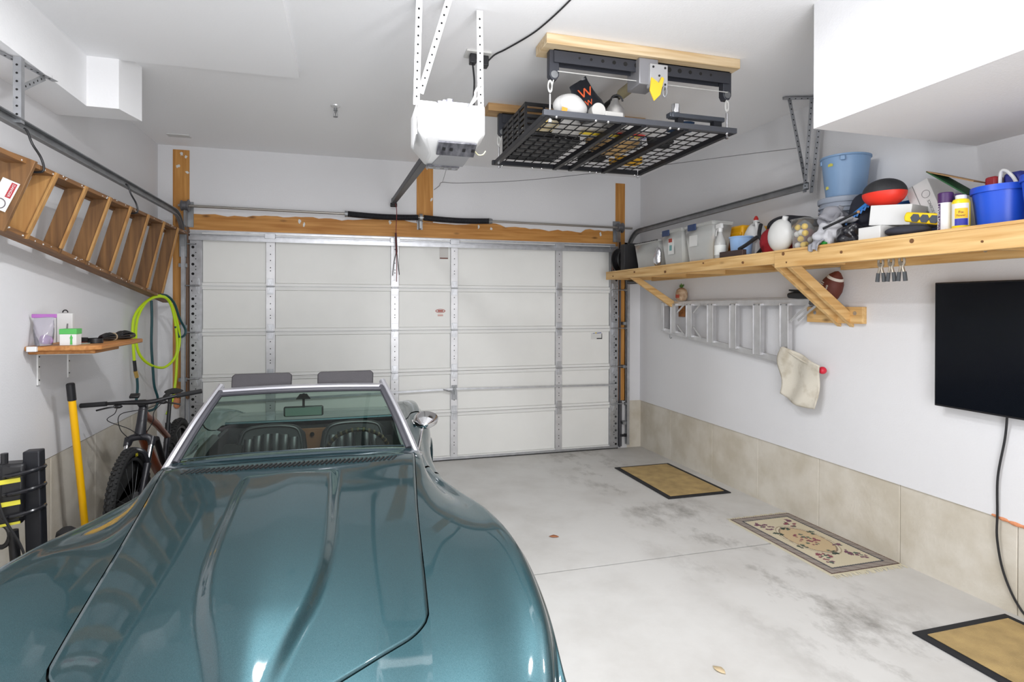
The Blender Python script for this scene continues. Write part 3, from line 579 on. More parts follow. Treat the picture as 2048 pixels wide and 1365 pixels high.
def blob(c, r, seed, amp=.12, fr=3.0, nu=28, nv=18, flat=True):
    rn = random.Random(seed); ph = [(rn.uniform(-fr,fr), rn.uniform(-fr,fr), rn.uniform(-fr,fr), rn.uniform(0,6)) for _ in range(7)]
    def f(q): return 1+amp*sum(math.sin(a*q.x+b_*q.y+c_*q.z+d) for a, b_, c_, d in ph)/3
    m = MB().sph(c, r, nu, nv, f=f)
    if flat:
        z0 = c[2]-r[2]*.8
        for p in m.v:
            if p.z < z0: p.z = z0
    return m
t = thing('plastic_bag', 'bulging white plastic bag at near left corner of lift platform', 'bag', (2.87, -3.06, DK))
obj('bag_body', blob((2.885,-3.09,DK+.060), (.10,.085,.075), 4, .12, 3.5), mat('bag_white', (.55,.545,.535), .45, bump=.25, bscale=14), t)
obj('printed_patch', MB().prism([(-.05,-.04),(.03,-.05),(.05,.0),(-.02,.05)], .002, frame((2.815,-3.165,DK+.02),(.75,-.55,.2),(-.1,.25,.96)) @ Matrix.Scale(.45, 4)), mat('print_orange', sr(230,150,50), .6), t)
t = thing('foil_sack', 'crumpled black sack with orange lettering on the lift platform', 'bag', (3.03, -2.96, DK))
M = frame((3.085,-3.0,DK), (.93,-.1,.35), (-.33,.15,.93))
b = MB(); rows = []
for i in range(9):
    v = i/8; w = .085+.02*math.sin(v*5); th = .06*(1-v)**1.2+.006
    rows.append([M @ Vector((w*math.cos(a)*(1+.05*math.sin(3*a+v*6)), .04+v*.26+.02*math.cos(a)*v, th*math.sin(a)+.01*math.sin(9*v+2*a))) for a in [2*PI*k/20 for k in range(20)]])
b.grid(rows, True); b.f.append(tuple(range(20))); obj('sack_body', b, mat('sack_black', (.02,.022,.028), .3, bump=.4, bscale=18), t)
text('lettering', 'W', .09, M @ Matrix.Translation((.01,.20,.034)), mat('print_orange2', sr(226,96,50), .6), t, .002)
text('lettering', 'W', .05, M @ Matrix.Translation((.0,.13,.048)), mat('print_orange2', sr(226,96,50), .6), t, .002)
t = thing('metal_flask', 'dented silver flask beside the black sack on the platform', 'flask', (3.16,-2.98,DK))
obj('flask_body', MB().lathe([(0,0),(.06,0),(.065,.03),(.06,.1),(.03,.14),(.022,.17),(0,.17)], (3.215,-3.02,DK), n=20), mat('silver_dull', (.55,.54,.53), .35, .7, var=.3, vscale=12), t)
obj('flask_strap', MB().tube([(3.215+.04*math.cos(a), -3.05, DK+.15+.035*math.sin(a)) for a in [PI*k/10 for k in range(11)]], .006, 6), BLACK, t)
t = thing('pipe_fitting', 'white round pipe fitting lying flat on the platform edge', 'fitting', (3.06,-3.10,DK))
obj('fitting_ring', MB().lathe([(.02,-.03),(.045,-.03),(.045,.03),(.02,.03)], (3.05,-3.11,DK+.046), Euler((PI/2,0,0)).to_matrix()), mat('fitting_grey', (.55,.54,.52), .5), t)
obj('fitting_arm', MB().bx(3.09,3.22,-3.14,-3.08,DK,DK+.05), mat('fitting_grey', (.55,.54,.52), .5), t, bevel=.01)
# long printed bag, tan sack and loose bits seen from below through the wires
def pillow(c, sx, sy, h, seed, nx=26, ny=14):
    rn = random.Random(seed); b = MB(); ph = [(rn.uniform(1,4), rn.uniform(1,4), rn.uniform(0,6)) for _ in range(5)]
    rows_t = []; rows_b = []
    for i in range(nx+1):
        u = -1+2*i/nx; rt = []; rb = []
        for j in range(ny+1):
            v = -1+2*j/ny; e = max(0, (1-u**4)*(1-v**4))**.5; w = sum(math.sin(a*u*2+b_*v*2+p) for a, b_, p in ph)*.05
            x = c[0]+sx*u*(1-.05*v*v); y = c[1]+sy*v*(1-.06*u*u); rt.append(Vector((x, y, c[2]+h*e*(.75+w)))); rb.append(Vector((x, y, c[2]+.001)))
        rows_t.append(rt); rows_b.append(rb)
    b.grid(rows_t); b.grid(rows_b)
    return b
t = thing('printed_sack', 'long white plastic sack printed yellow and red on the platform', 'bag', (3.24, -2.90, DK))
obj('sack_body', pillow((3.22,-2.82,DK+.01), .34, .12, .12, 5), mat('sack_white', (.72,.70,.68), .4, bump=.2, bscale=16), t)
def under(x, y, dz=0.0): return frame((x, y, DK-.001-dz), (1,0,0), (0,-1,0))
obj('printed_band', MB().bx(3.06,3.5,-2.86,-2.80,DK-.003,DK-.001), mat('print_yellow2', sr(238,206,52), .6), t); obj('printed_band', MB().bx(3.30,3.5,-2.90,-2.865,DK-.004,DK-.002), mat('print_red2', sr(206,52,44), .6), t)
text('lettering', 'World', .075, frame((3.44,-2.83,DK-.0045),(1,0,0),(0,-1,0)), mat('print_blue', sr(40,60,150), .6), t, .0005)
solo('printed_pouch', pillow((2.80,-2.86,DK+.004), .075, .09, .05, 9), mat('pouch_yellow', sr(232,196,70), .5, col2=(.7,.7,.68), vscale=14), 'yellow and white printed pouch under the bulging white bag', 'bag')
solo('burlap_sack', blob((3.50,-2.44,DK+.088), (.20,.20,.11), 12, .1, 2.6), mat('burlap', sr(196,160,108), .9, bump=.3, bscale=90), 'tan burlap sack in the middle of the lift platform', 'sack')
solo('yellow_tray', MB().bx(3.62,3.86,-2.20,-2.08,DK,DK+.012).bx(3.62,3.86,-2.20,-2.19,DK,DK+.05).bx(3.62,3.86,-2.09,-2.08,DK,DK+.05), YEL, 'shallow yellow tray at far right of the lift platform', 'tray', bevel=.003)
solo('black_glove', blob((3.44,-2.16,DK+.032), (.12,.07,.04), 15, .22, 5), BLACKM, 'crumpled black glove beside the burlap sack', 'glove')
solo('black_strap_bundle', blob((3.74,-2.66,DK+.032), (.10,.08,.04), 17, .2, 5), BLACKM, 'bundle of black straps behind the printed sack', 'strap')
solo('blue_cloth', blob((3.70,-3.0,DK+.032), (.09,.08,.04), 21, .2, 5), mat('cloth_navy', sr(34,60,92), .85), 'dark blue cloth bundle below the flat steel bar', 'cloth')
t = thing('flat_bar_jack', 'dark steel bar tool with silver knob on the platform rim', 'tool', (3.70,-3.15,DK))
obj('bar', MB().box((3.72,-3.15,DK+.055),(.40,.05,.028)).box((3.56,-3.15,DK+.055),(.05,.06,.034)), mat('tool_steel', (.09,.10,.12), .4, .5), t, bevel=.004)
obj('stand', MB().bx(3.58,3.62,-3.17,-3.13,DK,DK+.045), BLACKS, t); obj('stand', MB().bx(3.84,3.90,-3.17,-3.13,DK,DK+.045), BLACKS, t)
obj('knob', MB().cyl((3.575,-3.15,DK+.07),(3.575,-3.15,DK+.13),.028,n=6), CHROME, t, bevel=.004)
# ================================================================== the car (local: +X image right, -Y nose towards the camera, Z up)
CARX, CARY = 1.325, -3.25
car = thing('convertible_car', 'teal metallic classic convertible sports car with open top', 'car', (CARX, CARY, fz(CARY)), rot=(-math.atan(SL), 0, 0))
m_paint, nt, p = nodes('teal_metallic_paint')
p.inputs['Metallic'].default_value = 0.82; p.inputs['Roughness'].default_value = 0.47; p.inputs['Coat Weight'].default_value = 1.0; p.inputs['Coat Roughness'].default_value = 0.04
tc = N(nt, 'ShaderNodeTexCoord'); fl_ = N(nt, 'ShaderNodeTexNoise', Scale=900.0, Detail=1.0); nt.links.new(tc.outputs['Object'], fl_.inputs['Vector'])
rp = N(nt, 'ShaderNodeValToRGB'); nt.links.new(fl_.outputs[0], rp.inputs[0]); rp.color_ramp.elements[0].position = .35; rp.color_ramp.elements[1].position = .7
rp.color_ramp.elements[0].color = rgb((.017,.055,.070)); rp.color_ramp.elements[1].color = rgb((.046,.112,.126)); nt.links.new(rp.outputs[0], p.inputs['Base Color'])
PAINT = m_paint
T_zc = [(-2.10,.50),(-1.95,.60),(-1.7,.682),(-1.45,.735),(-1.15,.785),(-.8,.828),(-.4,.868),(0,.902),(.5,.90),(1.45,.835),(1.9,.83),(2.25,.79),(2.42,.70)]
T_zh = [(-2.10,.49),(-1.95,.59),(-1.7,.672),(-1.45,.722),(-1.15,.765),(-.8,.805),(-.4,.845),(0,.885),(.5,.84),(1.45,.83),(1.9,.825),(2.25,.785),(2.42,.70)]
T_xh = [(-2.10,.42),(-1.7,.46),(-1.45,.485),(-.8,.53),(-.3,.575),(0,.60),(.5,.60),(1.45,.62),(2.42,.56)]
T_xp = [(-2.10,.58),(-1.95,.68),(-1.7,.765),(-1.45,.80),(-1.15,.815),(-.8,.80),(-.4,.755),(0,.70),(.4,.69),(.8,.72),(1.2,.765),(1.6,.785),(2.0,.76),(2.3,.68),(2.42,.60)]
T_zp = [(-2.10,.51),(-1.95,.64),(-1.7,.755),(-1.45,.81),(-1.15,.835),(-.8,.825),(-.4,.79),(0,.775),(.4,.785),(.8,.82),(1.2,.89),(1.6,.915),(2.0,.875),(2.3,.80),(2.42,.71)]
T_xw = [(-2.10,.66),(-1.95,.76),(-1.7,.808),(-1.45,.848),(-1.15,.875),(-.8,.87),(-.4,.82),(0,.77),(.4,.765),(.8,.80),(1.2,.855),(1.6,.875),(2.0,.84),(2.3,.76),(2.42,.68)]
def prof(Y):
    zc, zh, xh, xp, zp, xw = (interp(T, Y) for T in (T_zc, T_zh, T_xh, T_xp, T_zp, T_xw))
    dz = smooth(-2.1, -1.8, Y)
    return [(0, zc), (.16, zc-.001), (.32, zc-.35*(zc-zh)), (xh, zh), (xh+(xp-xh)*.42, zh+(zp-zh)*.40-.010*dz), (xp-.055, zp-.010), (xp, zp-.002), (xp+.022, zp-.035), (xw-.006, .5*zp+.5*.52+.06), (xw, .52*dz+.45*(1-dz)), (xw-.012, .40), (xw-.03, .27), (xw-.08, .19)]
NS = 6
def section(Y):
    """profile points from centre line to rocker, NS samples per control segment"""
    P = prof(Y); return [(q.x, q.y) for q in spline([(a, b_, 0) for a, b_ in P], NS)]
I3 = 3*NS                # index of the hood cut line
def r_b(Y): return interp([(-1.80,.0),(-1.68,.035),(-1.5,.085),(-1.3,.145),(-1.05,.178),(-.6,.185),(-.2,.185)], Y)
def bulge(x, Y):
    w = smooth(-.24, -.36, Y)*smooth(-1.80, -1.35, Y); r = r_b(Y)
    return .034*w*(1-smooth(r-.012, r+.030, abs(x)))+.010*w*(1-smooth(0, max(r, .02), abs(x)))
def Yfront(x, xh):
    d = abs(x)-(xh-.07); y = -1.735+.27*min(1, abs(x)/.485)**1.25
    if d > 0: y += .055-math.sqrt(max(0, .055**2-(d*.055/.07)**2))
    return y
def S(Y, t, side):
    sec = section(Y); i = min(int(t), len(sec)-2); f = t-i; x = sec[i][0]*(1-f)+sec[i+1][0]*f; z = sec[i][1]*(1-f)+sec[i+1][1]*f
    return Vector((side*x, Y, z+(bulge(x, Y) if t <= I3 else 0)))
# hood panel: dense grid, V-shaped leading edge
YC = -.035
def hood_rows(yf0, yf1, ny, shrink):
    rows = []; nx = 46
    for j in range(ny+1):
        s = j/ny; row = []
        for k in range(-nx, nx+1):
            u = abs(k)/nx; xa = u*.485; Y = yf0(xa, .485)*(1-s)+yf1(xa, .485)*s
            for _ in range(3):
                xh = interp(T_xh, Y)-shrink; xa = u*xh; Y = yf0(xa, xh)*(1-s)+yf1(xa, xh)*s
            P = prof(Y); sec = section(Y)
            # height at lateral xa on the smooth section
            z = None
            for (x0, z0), (x1, z1) in zip(sec[:I3+1], sec[1:I3+2]):
                if x0 <= xa <= x1+1e-9: z = z0+(z1-z0)*(xa-x0)/max(1e-6, x1-x0); break
            if z is None: z = sec[I3][1]
            row.append(Vector(((1 if k >= 0 else -1)*xa, Y, z+bulge(xa, Y))))
        rows.append(row)
    return rows
obj('hood', MB().grid(hood_rows(lambda x, xh: Yfront(x, xh)+.004, lambda x, xh: YC, 110, .0035)), PAINT, car, local=True, solid=.012, angle=1.2)
# body shell: nose piece in front of the hood, fenders and flanks, rear deck
def nose_y(x): return -2.10+.16*(abs(x)/.66)**2.2
nose = MB()
nose.grid(hood_rows(lambda x, xh: -2.10+.0*x, lambda x, xh: Yfront(x, xh)-.004, 24, -.0005))
YS = [-2.10+.03*k for k in range(151)]; YS[-1] = 2.42
FW_Y, RW_Y, WR = -1.20, 1.29, .345
def inside_arch(q):
    return q.z < .66 and (math.hypot(q.y-FW_Y, q.z-.315) < WR+.005 or math.hypot(q.y-RW_Y, q.z-.315) < WR+.005)
def flank(side, y0, y1, t0, keep=lambda q: True):
    b = MB(); ys = [y for y in YS if y0-1e-6 <= y <= y1+1e-6]; nt_ = len(section(0))
    ids = {}; 
    def vid(i, k):
        if (i, k) not in ids: ids[(i, k)] = len(b.v); b.v.append(S(ys[i], k, side))
        return ids[(i, k)]
    for i in range(len(ys)-1):
        for k in range(t0, nt_-1):
            c = (S(ys[i], k, side)+S(ys[i+1], k+1, side))/2
            if inside_arch(c) and abs(c.x) > .6: continue
            if not keep(c): continue
            b.f.append((vid(i, k), vid(i, k+1), vid(i+1, k+1), vid(i+1, k)))
    return b
shell = MB(); tail_ = MB(); shell.v = nose.v[:]; shell.f = nose.f[:]
for side in (-1, 1):
    q = flank(side, -2.10, -.03, I3); shell.add(q.v, q.f)
    q = flank(side, 1.26, 2.42, I3); tail_.add(q.v, q.f)
    q = flank(side, -.03, .09, I3); shell.add(q.v, q.f)
    # deck behind the seats
    ys = [1.44, 1.5, 1.6, 1.8, 2.0, 2.15, 2.25, 2.33, 2.39, 2.42]
    tail_.grid([[S(y, k, side) for k in range(I3+1)] for y in ys])
    # tail panel
    sec = section(2.42); tail_.grid([[Vector((side*x, 2.42, z)) for x, z in sec], [Vector((side*x*.97, 2.44, .19+(z-.19)*.1)) for x, z in sec]])
    sec = section(-2.10); shell.grid([[Vector((side*x, -2.10, z)) for x, z in sec], [Vector((side*x*.98, -2.08, .19+(z-.19)*.1)) for x, z in sec]])
    # cowl strip between hood and glass
    shell.grid([[S(y, k, side) for k in range(I3+1)] for y in (-.028, .0, .06, .14)])
    # lip along the open cockpit
obj('front_body', shell, PAINT, car, local=True, angle=.9); obj('rear_body', tail_, PAINT, car, local=True, angle=.9)
obj('hood_gap_dark_plate', MB().bx(-.50,.50,-1.5,-.05,.55,.60).bx(-.56,.56,-.9,-.0,.66,.70), HOLE, car, local=True)  # dark plates added under the hood so no light leaks through its gap
for side in (-1, 1):
    q = flank(side, .0999, 1.25, I3)
    q.grid([[S(y, I3, side), S(y, I3, side)+Vector((-side*.03, 0, -.012)), S(y, I3, side)+Vector((-side*.035, 0, -.25))] for y in [.1+.05*k for k in range(24)]])
    d = obj('door', q, PAINT, car, local=True, angle=.9)
    obj('door_handle', MB().box((side*(interp(T_xp, 1.0)-.02), 1.02, interp(T_zp, 1.0)+.004), (.05, .12, .012)), CHROME, d, local=True, bevel=.004)
    # rolled arch lips
    for wy in (FW_Y, RW_Y):
        pts = []
        for k in range(25):
            a = PI*(k/24)*1.1-.05*PI; y = wy+(WR+.008)*math.cos(a); z = .315+(WR+.008)*math.sin(a)
            sec = section(max(-2.1, min(2.42, y))); x = interp(T_xw, y)
            for (x0, z0), (x1, z1) in zip(sec[6*NS:], sec[6*NS+1:]):
                if z1 <= z <= z0: x = x0+(x1-x0)*(z0-z)/max(1e-6, z0-z1); break
            pts.append((side*(x+.002), y, z))
        obj('arch_lip', MB().tube(pts, .013, 8), PAINT, car, local=True)
# wheels
def wheel(x, y, side):
    R = Euler((0, PI/2*side, 0)).to_matrix(); w = thing_wheel = obj('wheel', MB().lathe([(.05,-.08),(.19,-.08),(.20,-.1),(.20,.1),(.185,.1),(.17,.06),(.08,.05),(.06,.075),(0,.075)], (x,y,.315), R, n=36), mat('wheel_steel', (.45,.45,.46), .35, .8), car, local=True)
    obj('tyre', MB().lathe([(.195,-.10),(.26,-.108),(.30,-.10),(.312,-.075),(.315,0),(.312,.075),(.30,.10),(.26,.108),(.195,.10)], (x,y,.315), R, n=40), RUBBER, w, local=True)
for sx_ in (-1, 1):
    wheel(sx_*.74, FW_Y, sx_); wheel(sx_*.74, RW_Y, sx_)
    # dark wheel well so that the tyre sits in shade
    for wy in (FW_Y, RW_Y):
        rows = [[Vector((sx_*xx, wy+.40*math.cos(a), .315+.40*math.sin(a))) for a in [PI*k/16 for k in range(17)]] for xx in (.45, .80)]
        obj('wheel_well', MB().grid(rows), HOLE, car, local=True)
obj('floor_pan', MB().bx(-.74,.74,-1.9,2.3,.17,.20), BLACKM, car, local=True)
obj('front_bumper', MB().tube([(-.62,-2.02,.47),(-.4,-2.12,.47),(0,-2.15,.47),(.4,-2.12,.47),(.62,-2.02,.47)], .035, 10), CHROME, car, local=True)
obj('rear_bumper', MB().tube([(-.66,2.36,.5),(-.3,2.48,.5),(.3,2.48,.5),(.66,2.36,.5)], .035, 10), CHROME, car, local=True)
# pop-up headlamp lids let into the nose
for side in (-1, 1):
    cut = MB(); pts = []
    for k in range(33):
        a = 2*PI*k/32; px = .61+.105*math.copysign(abs(math.cos(a))**.6, math.cos(a)); py = -1.862+.085*math.copysign(abs(math.sin(a))**.6, math.sin(a)); pts.append((px, py))
    def topz(px, py):
        sec = section(py)
        for (x0, z0), (x1, z1) in zip(sec, sec[1:]):
            if x0 <= px <= x1: return z0+(z1-z0)*(px-x0)/max(1e-6, x1-x0)
        return sec[6*NS][1]
    obj('headlamp_gap', MB().tube([(side*px, py, topz(px, py)+.0005) for px, py in pts[:-1]], .0035, 6, closed=True), HOLE, car, local=True)
# cowl vent: a row of slanted slots
b = MB()
for k in range(46):
    x = -.485+.97*k/45; Y = -.135+.03*(abs(x)/.5)**2; z = S(Y, I3*min(1, abs(x)/.585), 1).z
    sl = -(interp(T_zc, Y+.03)-interp(T_zc, Y-.03))/.06
    z = interp(T_zc, Y) - (0 if abs(x) < .16 else .35*(interp(T_zc, Y)-interp(T_zh, Y))*((abs(x)-.16)/.16) if abs(x) < .32 else (.35+.65*(abs(x)-.32)/.26)*(interp(T_zc, Y)-interp(T_zh, Y)))
    b.box((x, Y, z+.001), (.0078, .060, .010), (math.atan(-sl), 0, -.42))
o = obj('cowl_vent', b, HOLE, car, local=True); o['kind'] = 'stuff'
# ---- windscreen
def ws(u, v):
    """u -1..1 across, v 0 base .. 1 header"""
    yb = .10-.085*(1-abs(u)**2.2); zb = .905+.010*(1-u*u)-.025*abs(u)**3; xb = .60*u
    yh = .52-.05*(1-u*u); zh_ = 1.178+.016*(1-u*u); xhd = .468*u
    return Vector((xb+(xhd-xb)*v, yb+(yh-yb)*v, zb+(zh_-zb)*v+.012*math.sin(PI*v)))
us = [-1+2*k/28 for k in range(29)]
glass = MB().grid([[ws(u, v) for u in us] for v in [k/8 for k in range(9)]])
obj('windscreen_glass', glass, clear('tinted_windscreen', (.50,.66,.59), 1.5, .0, .004, (.30,.40,.36)), car, local=True, angle=2)
FRM = mat('frame_silver', (.62,.62,.66), .28, .75)
for s_ in (-1, 1):
    pl_ = [ws(s_, v)+Vector((s_*.012, .004, .0)) for v in [k/8 for k in range(-1, 10)]]
    o = obj('windscreen_pillar', MB().tube(pl_, .020, 10), FRM, car, local=True)
    obj('pillar_seal', MB().tube([ws(s_*.965, v)+Vector((0, -.004, .004)) for v in [k/8 for k in range(9)]], .018, 8), mat('seal_dark', (.05,.05,.06), .5), o, local=True)
hd = MB().grid([[ws(u, 1.0)+Vector((0, dy, dz)) for u in us] for dy, dz in ((-.022,-.012),(-.012,.016),(.02,.024),(.055,.018),(.06,-.012),(-.022,-.012))])
o = obj('header_rail', hd, FRM, car, local=True)
obj('header_seal', MB().tube([ws(u*.97, .955)+Vector((0,-.006,.004)) for u in us], .014, 8), mat('seal_dark', (.05,.05,.06), .5), o, local=True)
obj('base_seal', MB().tube([ws(u, -.02) for u in us], .010, 8), mat('seal_teal', (.03,.05,.06), .25, .2), car, local=True)
obj('base_trim', MB().tube([ws(u, .03)+Vector((0,-.006,.006)) for u in us], .003, 6), mat('seal_teal', (.03,.05,.06), .25, .2), car, local=True)
# flipped-up sun visors
VIS = mat('visor_grey', (.028,.025,.029), .6, bump=.1, bscale=150)
for x0 in (-.25, .23):
    b = MB().prism([(-.165,-.02),(.165,-.02),(.168,.068),(.152,.084),(-.150,.084),(-.166,.068)], .02, frame((x0+.01, .57, 1.195), (1,.02,0), (0,.25,.97)))
    v = obj('sun_visor', b, VIS, car, local=True, bevel=.006); obj('visor_pivot', MB().cyl((x0-.1,.555,1.19),(x0+.1,.555,1.19),.008,n=8), CHROME, v, local=True)
# inside mirror
mi = obj('interior_mirror', MB().box((.0,.50,1.055), (.225,.022,.062), (.1,0,-.03)), mat('mirror_black', (.03,.03,.03), .4), car, local=True, bevel=.01)
obj('mirror_glass', MB().box((.0,.487,1.054), (.205,.002,.048), (.1,0,-.03)), mat('mirror_back_pale', (.50,.56,.50), .2, .4), mi, local=True)
obj('mirror_stalk', MB().tube([(.0,.50,1.16),(.0,.485,1.10),(.0,.492,1.07)], .007, 8).prism([(-.04,0),(.04,0),(.02,.03),(-.02,.03)], .012, frame((0,.47,1.13),(1,0,0),(0,.4,.9))), BLACKM, mi, local=True)
# ---- cockpit
VIN = mat('black_vinyl', (.018,.020,.022), .35, bump=.08, bscale=120)
INT = mat('interior_black', (.012,.014,.015), .7)
obj('cockpit_tub', MB().bx(-.60,.60,.15,1.46,.20,.24).bx(-.60,-.575,.15,1.46,.24,.80).bx(.575,.60,.15,1.46,.24,.80).bx(-.60,.60,1.43,1.47,.24,.80).bx(-.60,.60,.12,.15,.24,.80), INT, car, local=True)
obj('deck_edge', MB().tube([(x, 1.445-.02*(1-(x/.6)**2), .838) for x in [-.6+.1*k for k in range(13)]], .013, 8), PAINT, car, local=True)
dash = MB().grid([[Vector((x, y, z+.012*(1-(x/.6)**2))) for x in [-.57+.114*k for k in range(11)]] for y, z in ((.06,.845),(.2,.858),(.34,.852),(.40,.83),(.42,.76),(.42,.55))])
obj('dashboard', dash, mat('dash_black', (.030,.036,.036), .65), car, local=True)
for x in (-.23, .23):
    b = MB().box((x,.47,.70),(.22,.05,.16))
obj('centre_console', MB().bx(-.09,.09,.42,1.40,.24,.46), INT, car, local=True, bevel=.02)
bh = obj('rear_console_panel', MB().bx(-.10,.10,1.405,1.43,.56,.78), mat('console_brown', sr(126,84,54), .6, var=.15), car, local=True, bevel=.004)
obj('console_lock', MB().cyl((.0,1.39,.74),(.0,1.405,.74),.016,n=12), CHROME, bh, local=True)
def seat(x):
    s = obj('seat', MB().box((x,.95,.36),(.46,.52,.16)), VIN, car, local=True, bevel=.05)
    # bucket backrest with a rounded top, leaning back
    M = frame((x, 1.16, .36), (1,0,0), (0,.30,.954))
    out = [(-.235,0),(-.245,.30),(-.225,.44),(-.17,.50),(0,.515),(.17,.50),(.225,.44),(.245,.30),(.235,0)]
    bk = obj('backrest', MB().prism([(a, b_) for a, b_ in reversed(out)], .10, M @ Matrix.Translation((0,0,-.10))), VIN, car, local=True, bevel=.03, label='pleated black vinyl backrest')
    for k in range(6):
        px = -.15+.06*k; h = .47-.35*px*px*4
        b = MB(); rows = []
        for j in range(9):
            v = j/8; yy = .06+(h-.09)*v; e = .012*math.sin(PI*min(1, max(0, v)))**.4+.004
            rows.append([M @ Vector((px+.029*math.cos(a), yy, .0+e*math.sin(a)*1.6)) for a in [PI*q/8 for q in range(9)]])
        obj('pleat', b.grid(rows), VIN, bk, local=True)
    b = MB().tube(spline([M @ Vector((a*.86, b_*.955, .006)) for a, b_ in out], 5), .008, 6); obj('piping', b, VIN, bk, local=True)
seat(-.27); seat(.30)
sw = MB(); Rm = Euler((math.radians(-62), 0, 0)).to_matrix(); cw = Vector((.315,.70,.735))
sw.tube([cw+Rm @ Vector((.195*math.cos(a), .195*math.sin(a), 0)) for a in [2*PI*k/48 for k in range(48)]], .0125, 10, closed=True)
w_ = obj('steering_wheel', sw, mat('wheel_rim_wood', (.03,.022,.018), .4), car, local=True)
b = MB()
for k in range(36):
    a = 2*PI*k/36; b.sph(cw+Rm @ Vector((.195*math.cos(a), .195*math.sin(a), .0)), (.0145,.0145,.0145), 8, 6)
obj('rim_grip', b, mat('rim_tan', sr(120,100,70), .45), w_, local=True)
b = MB()
for a in (PI/2+PI, PI*.08, PI*.92): b.bar(cw, cw+Rm @ Vector((.19*math.cos(a), .19*math.sin(a), 0)), .03, .006, (0,-.5,.5))
obj('wheel_spoke', b.sph(cw, (.05,.05,.03), 14, 8), mat('spoke_steel', (.5,.5,.5), .3, .8), w_, local=True)
obj('steering_column', MB().cyl(cw, cw+Vector((0,-.35,-.10)), .03, n=12), INT, car, local=True)
# roll of black fabric along the passenger door and the haunch latch plate
obj('door_pad', MB().tube([(-.56,.35,.80),(-.565,.6,.83),(-.565,.9,.84)], .03, 10), VIN, car, local=True)
obj('latch_plate', MB().box((.735,1.22,.835),(.05,.02,.06)), CHROME, car, local=True, bevel=.006)
# door mirror on its stalk
mr_ = obj('door_mirror', MB().lathe([(0,-.055),(.02,-.05),(.05,-.015),(.062,.02),(.064,.05),(.056,.056)], (.70,.32,.985), Euler((math.radians(-78), 0, math.radians(-14))).to_matrix(), n=28, sx=1.18, sy=.78), CHROME, car, local=True, angle=.3)
obj('mirror_stalk', MB().cyl((.655,.30,.83),(.69,.33,.965),.009,.007,n=10).lathe([(.028,0),(.026,.01),(.012,.018),(0,.018)], (.655,.30,.80), n=14), CHROME, mr_, local=True)
# ================================================================== right wall shelf
XW = XR-DW                                   # drywall face
SX, ST = 4.43, 2.118                         # shelf front, shelf top
ws_ = thing('wall_shelf', 'long pine shelf on diagonal braces along the right wall', 'shelf', (4.74, -2.6, 2.0))
obj('shelf_board', MB().bx(SX, XW, -3.03, -.31, ST-.014, ST), PINE, ws_, bevel=.001)
obj('shelf_board', MB().bx(SX-.005, XW, -5.6, -3.034, ST-.014, ST+.002), PINE, ws_, bevel=.001)
obj('front_rail', MB().bx(SX, SX+.04, -3.03, -.31, 2.028, ST-.0145), PINE, ws_, bevel=.003)
obj('front_rail', MB().bx(SX-.005, SX+.037, -5.6, -3.034, 1.998, ST-.0145), PINE, ws_, bevel=.003)
obj('wall_ledger', MB().bx(XW-.04, XW, -3.03, -.34, 2.02, ST-.0145), PINE, ws_, bevel=.003)
obj('wall_ledger', MB().bx(XW-.04, XW, -5.6, -3.034, 1.995, ST-.0145), PINE, ws_, bevel=.003)
for y in (-.33, -1.05, -1.7, -2.35, -3.0, -3.06, -4.2, -4.8, -5.4): obj('cross_joist', MB().bx(SX+.04, XW-.04, y-.019, y+.019, 2.03, ST-.0145), PINEX, ws_, bevel=.002)
def brace(y): obj('brace', MB().bar((SX+.05, y, 2.03), (XW-.02, y, 1.64 if y < -2 else 1.72), .038, .085, (0,1,0)) if False else MB().prism([(SX+.02,2.028),(SX+.125,2.028),(XW-.002,1.67 if y < -2 else 1.745),(XW-.002,1.585 if y < -2 else 1.66)], .038, frame((0, y-.019, 0), (1,0,0), (0,0,1)) @ Matrix.Scale(-1, 4, (0,0,1))), PINEX, ws_, bevel=.003)
for y in (-.86, -2.99, -3.10, -5.3): brace(y)
obj('wall_block', MB().bx(XW-.04, XW, -3.22, -2.72, 1.612, 1.73), PINE, ws_, bevel=.003)
obj('wall_block', MB().bx(XW-.018, XW, -.99, -.83, 1.615, 1.735), wood('cedar_block', sr(150,92,44), sr(178,118,64), 'y', False), ws_, bevel=.002)
b = MB()
for y in (-2.80, -3.16): b.cyl((XW-.043,y,1.685),(XW-.04,y,1.685),.014,n=12)
for y in (-4.02, -3.45): b.cyl((XW-.043,y,2.05),(XW-.04,y,2.05),.012,n=12)
obj('screw_head', b, GALV, ws_)
b = MB()
for k, (y, z) in enumerate([(-.5,2.06),(-1.0,2.08),(-1.6,2.05),(-2.2,2.09),(-2.7,2.06),(-3.12,2.09),(-3.15,2.03),(-3.6,2.06),(-4.05,2.08),(-4.4,2.04)]): b.cyl((SX-.008,y,z),(SX+.002,y,z),.006+.003*(k % 3),n=10)
obj('knot', b, mat('knot_brown', sr(110,74,42), .8), ws_)
# black bar clipped under the door end of the shelf
solo('black_tube', MB().cyl((4.72,-.30,2.005),(4.72,-.62,2.0),.024,n=16), BLACK, 'short black tube tucked under the door end of the shelf', 'tube')
